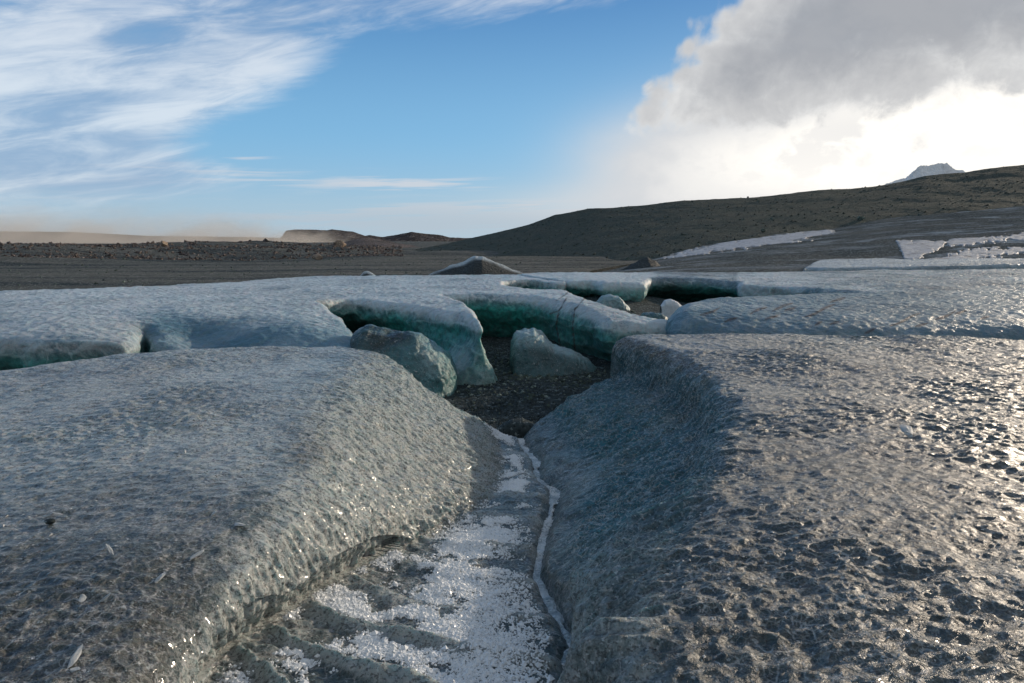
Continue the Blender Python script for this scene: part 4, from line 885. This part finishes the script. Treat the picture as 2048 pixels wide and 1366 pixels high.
patch('snow_patch', [(1330,516),(1380,498),(1450,484),(1560,468),(1655,460),(1672,463),(1620,476),(1540,490),(1460,500),(1380,511)], .0254, 'long thin streak of old snow along the foot of the moraine', 331, rag=6)
patch('snow_patch', [(1792,480),(1830,482),(1900,483),(1880,497),(1850,510),(1825,520),(1808,516),(1800,500)], .0257, 'white wedge of snow with a bright rounded left end on the dirty slope', 335, rag=5)
patch('snow_patch', [(1890,482),(1960,474),(2048,467),(2300,455),(2300,470),(2048,478),(1960,486),(1900,496)], .0255, 'upper band of snow running off the right of the dirty slope', 339, rag=7)
patch('snow_patch', [(1860,524),(1900,508),(1960,497),(2048,492),(2300,488),(2300,505),(2048,508),(1980,515),(1920,524)], .0255, 'lower band of grey snow nearest the ice fold', 343, rag=7)
# distant hills
strip_hill('hill', [(540,492,640,488,660),(563,492,640,474,700),(572,492,640,462,710),(590,492,640,459,720),(640,492,640,460,720),(655,492,640,461,720),(664,492,640,459,720),(690,492,640,462,720),(705,492,640,463,720),(730,492,640,472,710),(760,492,640,482,700),(800,494,640,490,670)], M_rock_far, 'flat-topped dark rocky hill on the horizon, dust at its left foot', amp=.05, freq=.03, seed=401, shape=.7)
strip_hill('hill', [(700,492,900,486,960),(720,491,900,473,980),(740,491,900,470,980),(765,491,900,474,980),(800,491,900,469,980),(822,491,900,464,980),(850,491,900,468,980),(880,491,900,470,980),(900,491,900,475,980),(940,491,900,477,980),(1000,491,900,480,980),(1060,491,900,488,940)], M_rock_far, 'low brown hills far behind the foot of the moraine', amp=.09, freq=.02, seed=411)
strip_hill('hill', [(628,504,190,503,195),(660,506,180,494,210),(690,507,175,484,215),(712,508,170,479,218),(730,508,170,477,218),(760,508,165,480,215),(790,508,160,486,205),(830,508,160,492,195),(860,508,160,500,180),(890,508,160,506,170)], M_rock_near, 'rugged reddish-brown rocky mound at the edge of the plain', amp=.09, freq=.12, seed=421, shape=.8)
strip_hill('hill', [(-700,488,1500,466,1700),(0,487,1500,463,1700),(150,487,1500,464,1700),(260,487,1500,470,1700),(300,487,1500,472,1700),(480,487,1500,474,1700),(560,487,1500,476,1700),(640,487,1500,483,1700)], M_rock_far, 'long low ridge on the left horizon behind blowing dust', amp=.03, freq=.006, seed=431)
strip_hill('mountain', [(1700,420,2600,396,2620),(1790,420,2600,364,2700),(1812,420,2600,356,2700),(1830,420,2600,340,2700),(1838,420,2600,334,2700),(1860,420,2600,333,2700),(1880,420,2600,329,2700),(1896,420,2600,328,2700),(1900,420,2600,334,2700),(1912,420,2600,342,2700),(1925,420,2600,341,2700),(1932,420,2600,348,2700),(2010,420,2600,372,2700)], M_peak, 'snow-covered mountain top showing over the moraine', amp=.07, freq=.015, seed=441, cols_=300)

#=ROCKS=# -------------------------------------------------------------- boulders one can tell apart
def on_ground(px, py, zz=-1.98):
    x, y, _ = PZ(px, py, zz); return x, y, float(ground_z(np.array([x]), np.array([y]))[0])
for i, (px, py, wpx, mt, lab) in enumerate([(636,522,9,M_stone_tan,'tan boulder alone on the dark plain left of the reddish mound'),(682,511,12,M_stone_tan,'low tan boulder at the foot of the reddish mound'),
      (330,513,9,M_stone_tan,'pale sunlit boulder in the rubble bank on the plain'),(20,500,7,M_stone_green,'dark boulder at the left end of the rubble bank')]):
    x, y, z = on_ground(px, py); s_ = wpx / F * y
    lump('boulder', (x, y, z), s_, mt, 500 + i, squash=(1.2, .9, .7), sub=3, angular=.9, rotz=i, label=lab, cat='boulder')
from mathutils.bvhtree import BVHTree
def hillhit(P, px, py):
    a, b = project(P); w = (a - px) ** 2 + (b - py) ** 2 + np.where(np.arange(P.shape[0])[:, None] > 258, 1e9, 0); i = np.unravel_index(np.argmin(w), w.shape); return P[i]
for i, (px, py, wpx, mt, lab) in enumerate([(1526,465,5,M_stone_green,'pale green boulder low on the moraine above the snow streak'),(1720,440,7,M_stone_green,'larger green-grey boulder on the moraine slope'),
      (1693,458,6,M_stone_dark,'brownish boulder at the lower edge of the moraine'),(1841,433,4,M_stone_green,'small pale boulder high on the dirty slope boundary'),
      (1384,404,2.5,M_stone_dark,'dark boulder on the moraine crest above the snow streak'),(1494,396,2.2,M_stone_dark,'square dark boulder standing on the middle of the moraine crest'),(1742,459,4,M_stone_dark,'small dark boulder beside the brownish one at the moraine edge')]):
    p = hillhit(HP, px, py); s_ = wpx / F * p[1]
    lump('boulder', tuple(p), s_, mt, 520 + i, squash=(1.1, .9, .8), sub=3, angular=.9, rotz=i * 2, label=lab, cat='boulder', group='boulders on the moraine')
# smaller stones, far too many to count
def stones(P, n, smin, smax, mat, name, label, wfun=None):
    idx = (RNG.random(n) * (P.shape[0] - 1)).astype(int), (RNG.random(n) * (P.shape[1] - 1)).astype(int)
    p = P[idx] + (P[idx[0] + 1, idx[1] + 1] - P[idx]) * RNG.random((n, 1))
    sz = smin + (smax - smin) * RNG.random(n) ** 9
    V, Fq = scatter(p, sz); o = mesh_obj(name, V, Fq, mat, smooth=False); tag(o, label, kind='stuff')
stones(HP[:262], 17000, .05, .24, M_moraine, 'rubble', 'small stones littering the moraine slope')
stones(HP[:262], 1600, .05, .34, M_stone_green, 'pebbles', 'scattered paler stones on the moraine slope')
# rubble bank on the plain
n = 9000; a_ = R(-38) + R(29) * RNG.random(n); r_ = 72 + 85 * RNG.random(n) ** 1.3
x, y = r_ * np.sin(a_), r_ * np.cos(a_); k = fbm(xyz(x, y, 0 * x), .06, 3, seed=601) > -.15; x, y = x[k], y[k]
V, Fq = scatter(np.stack([x, y, ground_z(x, y)], -1), (.08 + .50 * RNG.random(len(x)) ** 5) * np.hypot(x, y) / 120)
tag(mesh_obj('rubble_bank', V, Fq, M_rock_near, smooth=False), 'long bank of brown rubble across the left of the plain', kind='stuff')
n = 2500; y = np.exp(RNG.random(n) * math.log(75 / 20)) * 20; x = y * (RNG.random(n) * 1150 - 1024 - 20) / F; V, Fq = scatter(np.stack([x, y, ground_z(x, y) - .02], -1), (.02 + .10 * RNG.random(n) ** 5) * (y / 30) ** .7)
tag(mesh_obj('plain_stones', V, Fq, M_stone_green, smooth=False), 'small pale stones scattered over the dark plain', kind='stuff')

#=DUST=# --------------------------------------------------------------- blowing dust, real thin air volumes
def dust(px0, px1, d0, d1, top_px, dens, label, seed, shape_n=2.0):
    dm = (d0 + d1) / 2; x0, x1 = (px0 - 1024) / F * dm, (px1 - 1024) / F * dm; h = (482 - top_px) / F * dm + 3
    V = np.array([(x, y, z) for x in (x0, x1) for y in (d0, d1) for z in (-2.6, h)], float)
    Q = np.array([(0,1,3,2),(4,6,7,5),(0,4,5,1),(2,3,7,6),(0,2,6,4),(1,5,7,3)])
    m = bpy.data.materials.new('dust_%d' % seed); m.use_nodes = True; m.node_tree.nodes.clear(); E.nt = m.node_tree
    v = node('ShaderNodeVolumePrincipled'); o = node('ShaderNodeOutputMaterial'); link(v.outputs[0], o.inputs['Volume'])
    t = node('ShaderNodeTexCoord'); g = node('ShaderNodeSeparateXYZ'); link(t.outputs['Generated'], g.inputs[0]); gx_, gy_, gz_ = (E(g.outputs[i]) for i in range(3))
    P = node('ShaderNodeNewGeometry').outputs['Position']; p3 = node('ShaderNodeSeparateXYZ'); link(P, p3.inputs[0])
    a, b, c = (E(p3.outputs[i]) for i in range(3))
    n = noise(comb(a + c * -.8, b * .6, c * 1.6 + seed * 9.0), shape_n / 60.0, 4, .55, .4)
    edge = sstep(0, .15, gx_) * sstep(1, .85, gx_) * sstep(0, .2, gy_) * sstep(1, .8, gy_)
    d = (sstep(.40, .62, n - gz_ * .14 + .06) * 1.5 + sstep(.30, .05, gz_) * .3) * edge * sstep(1.0, .25, gz_)
    setin(v, 'Density', d * dens); v.inputs['Color'].default_value = (.99, .90, .80, 1); v.inputs['Anisotropy'].default_value = .0
    o = mesh_obj('dust', V, Q, m, smooth=False); tag(o, label, kind='stuff')
dust(-260, 560, 330, 520, 418, .0085, 'tan dust blowing low across the plain on the left horizon', 1)
dust(470, 690, 420, 600, 462, .008, 'thin dust drifting at the left foot of the flat-topped hill', 2, 4.0)
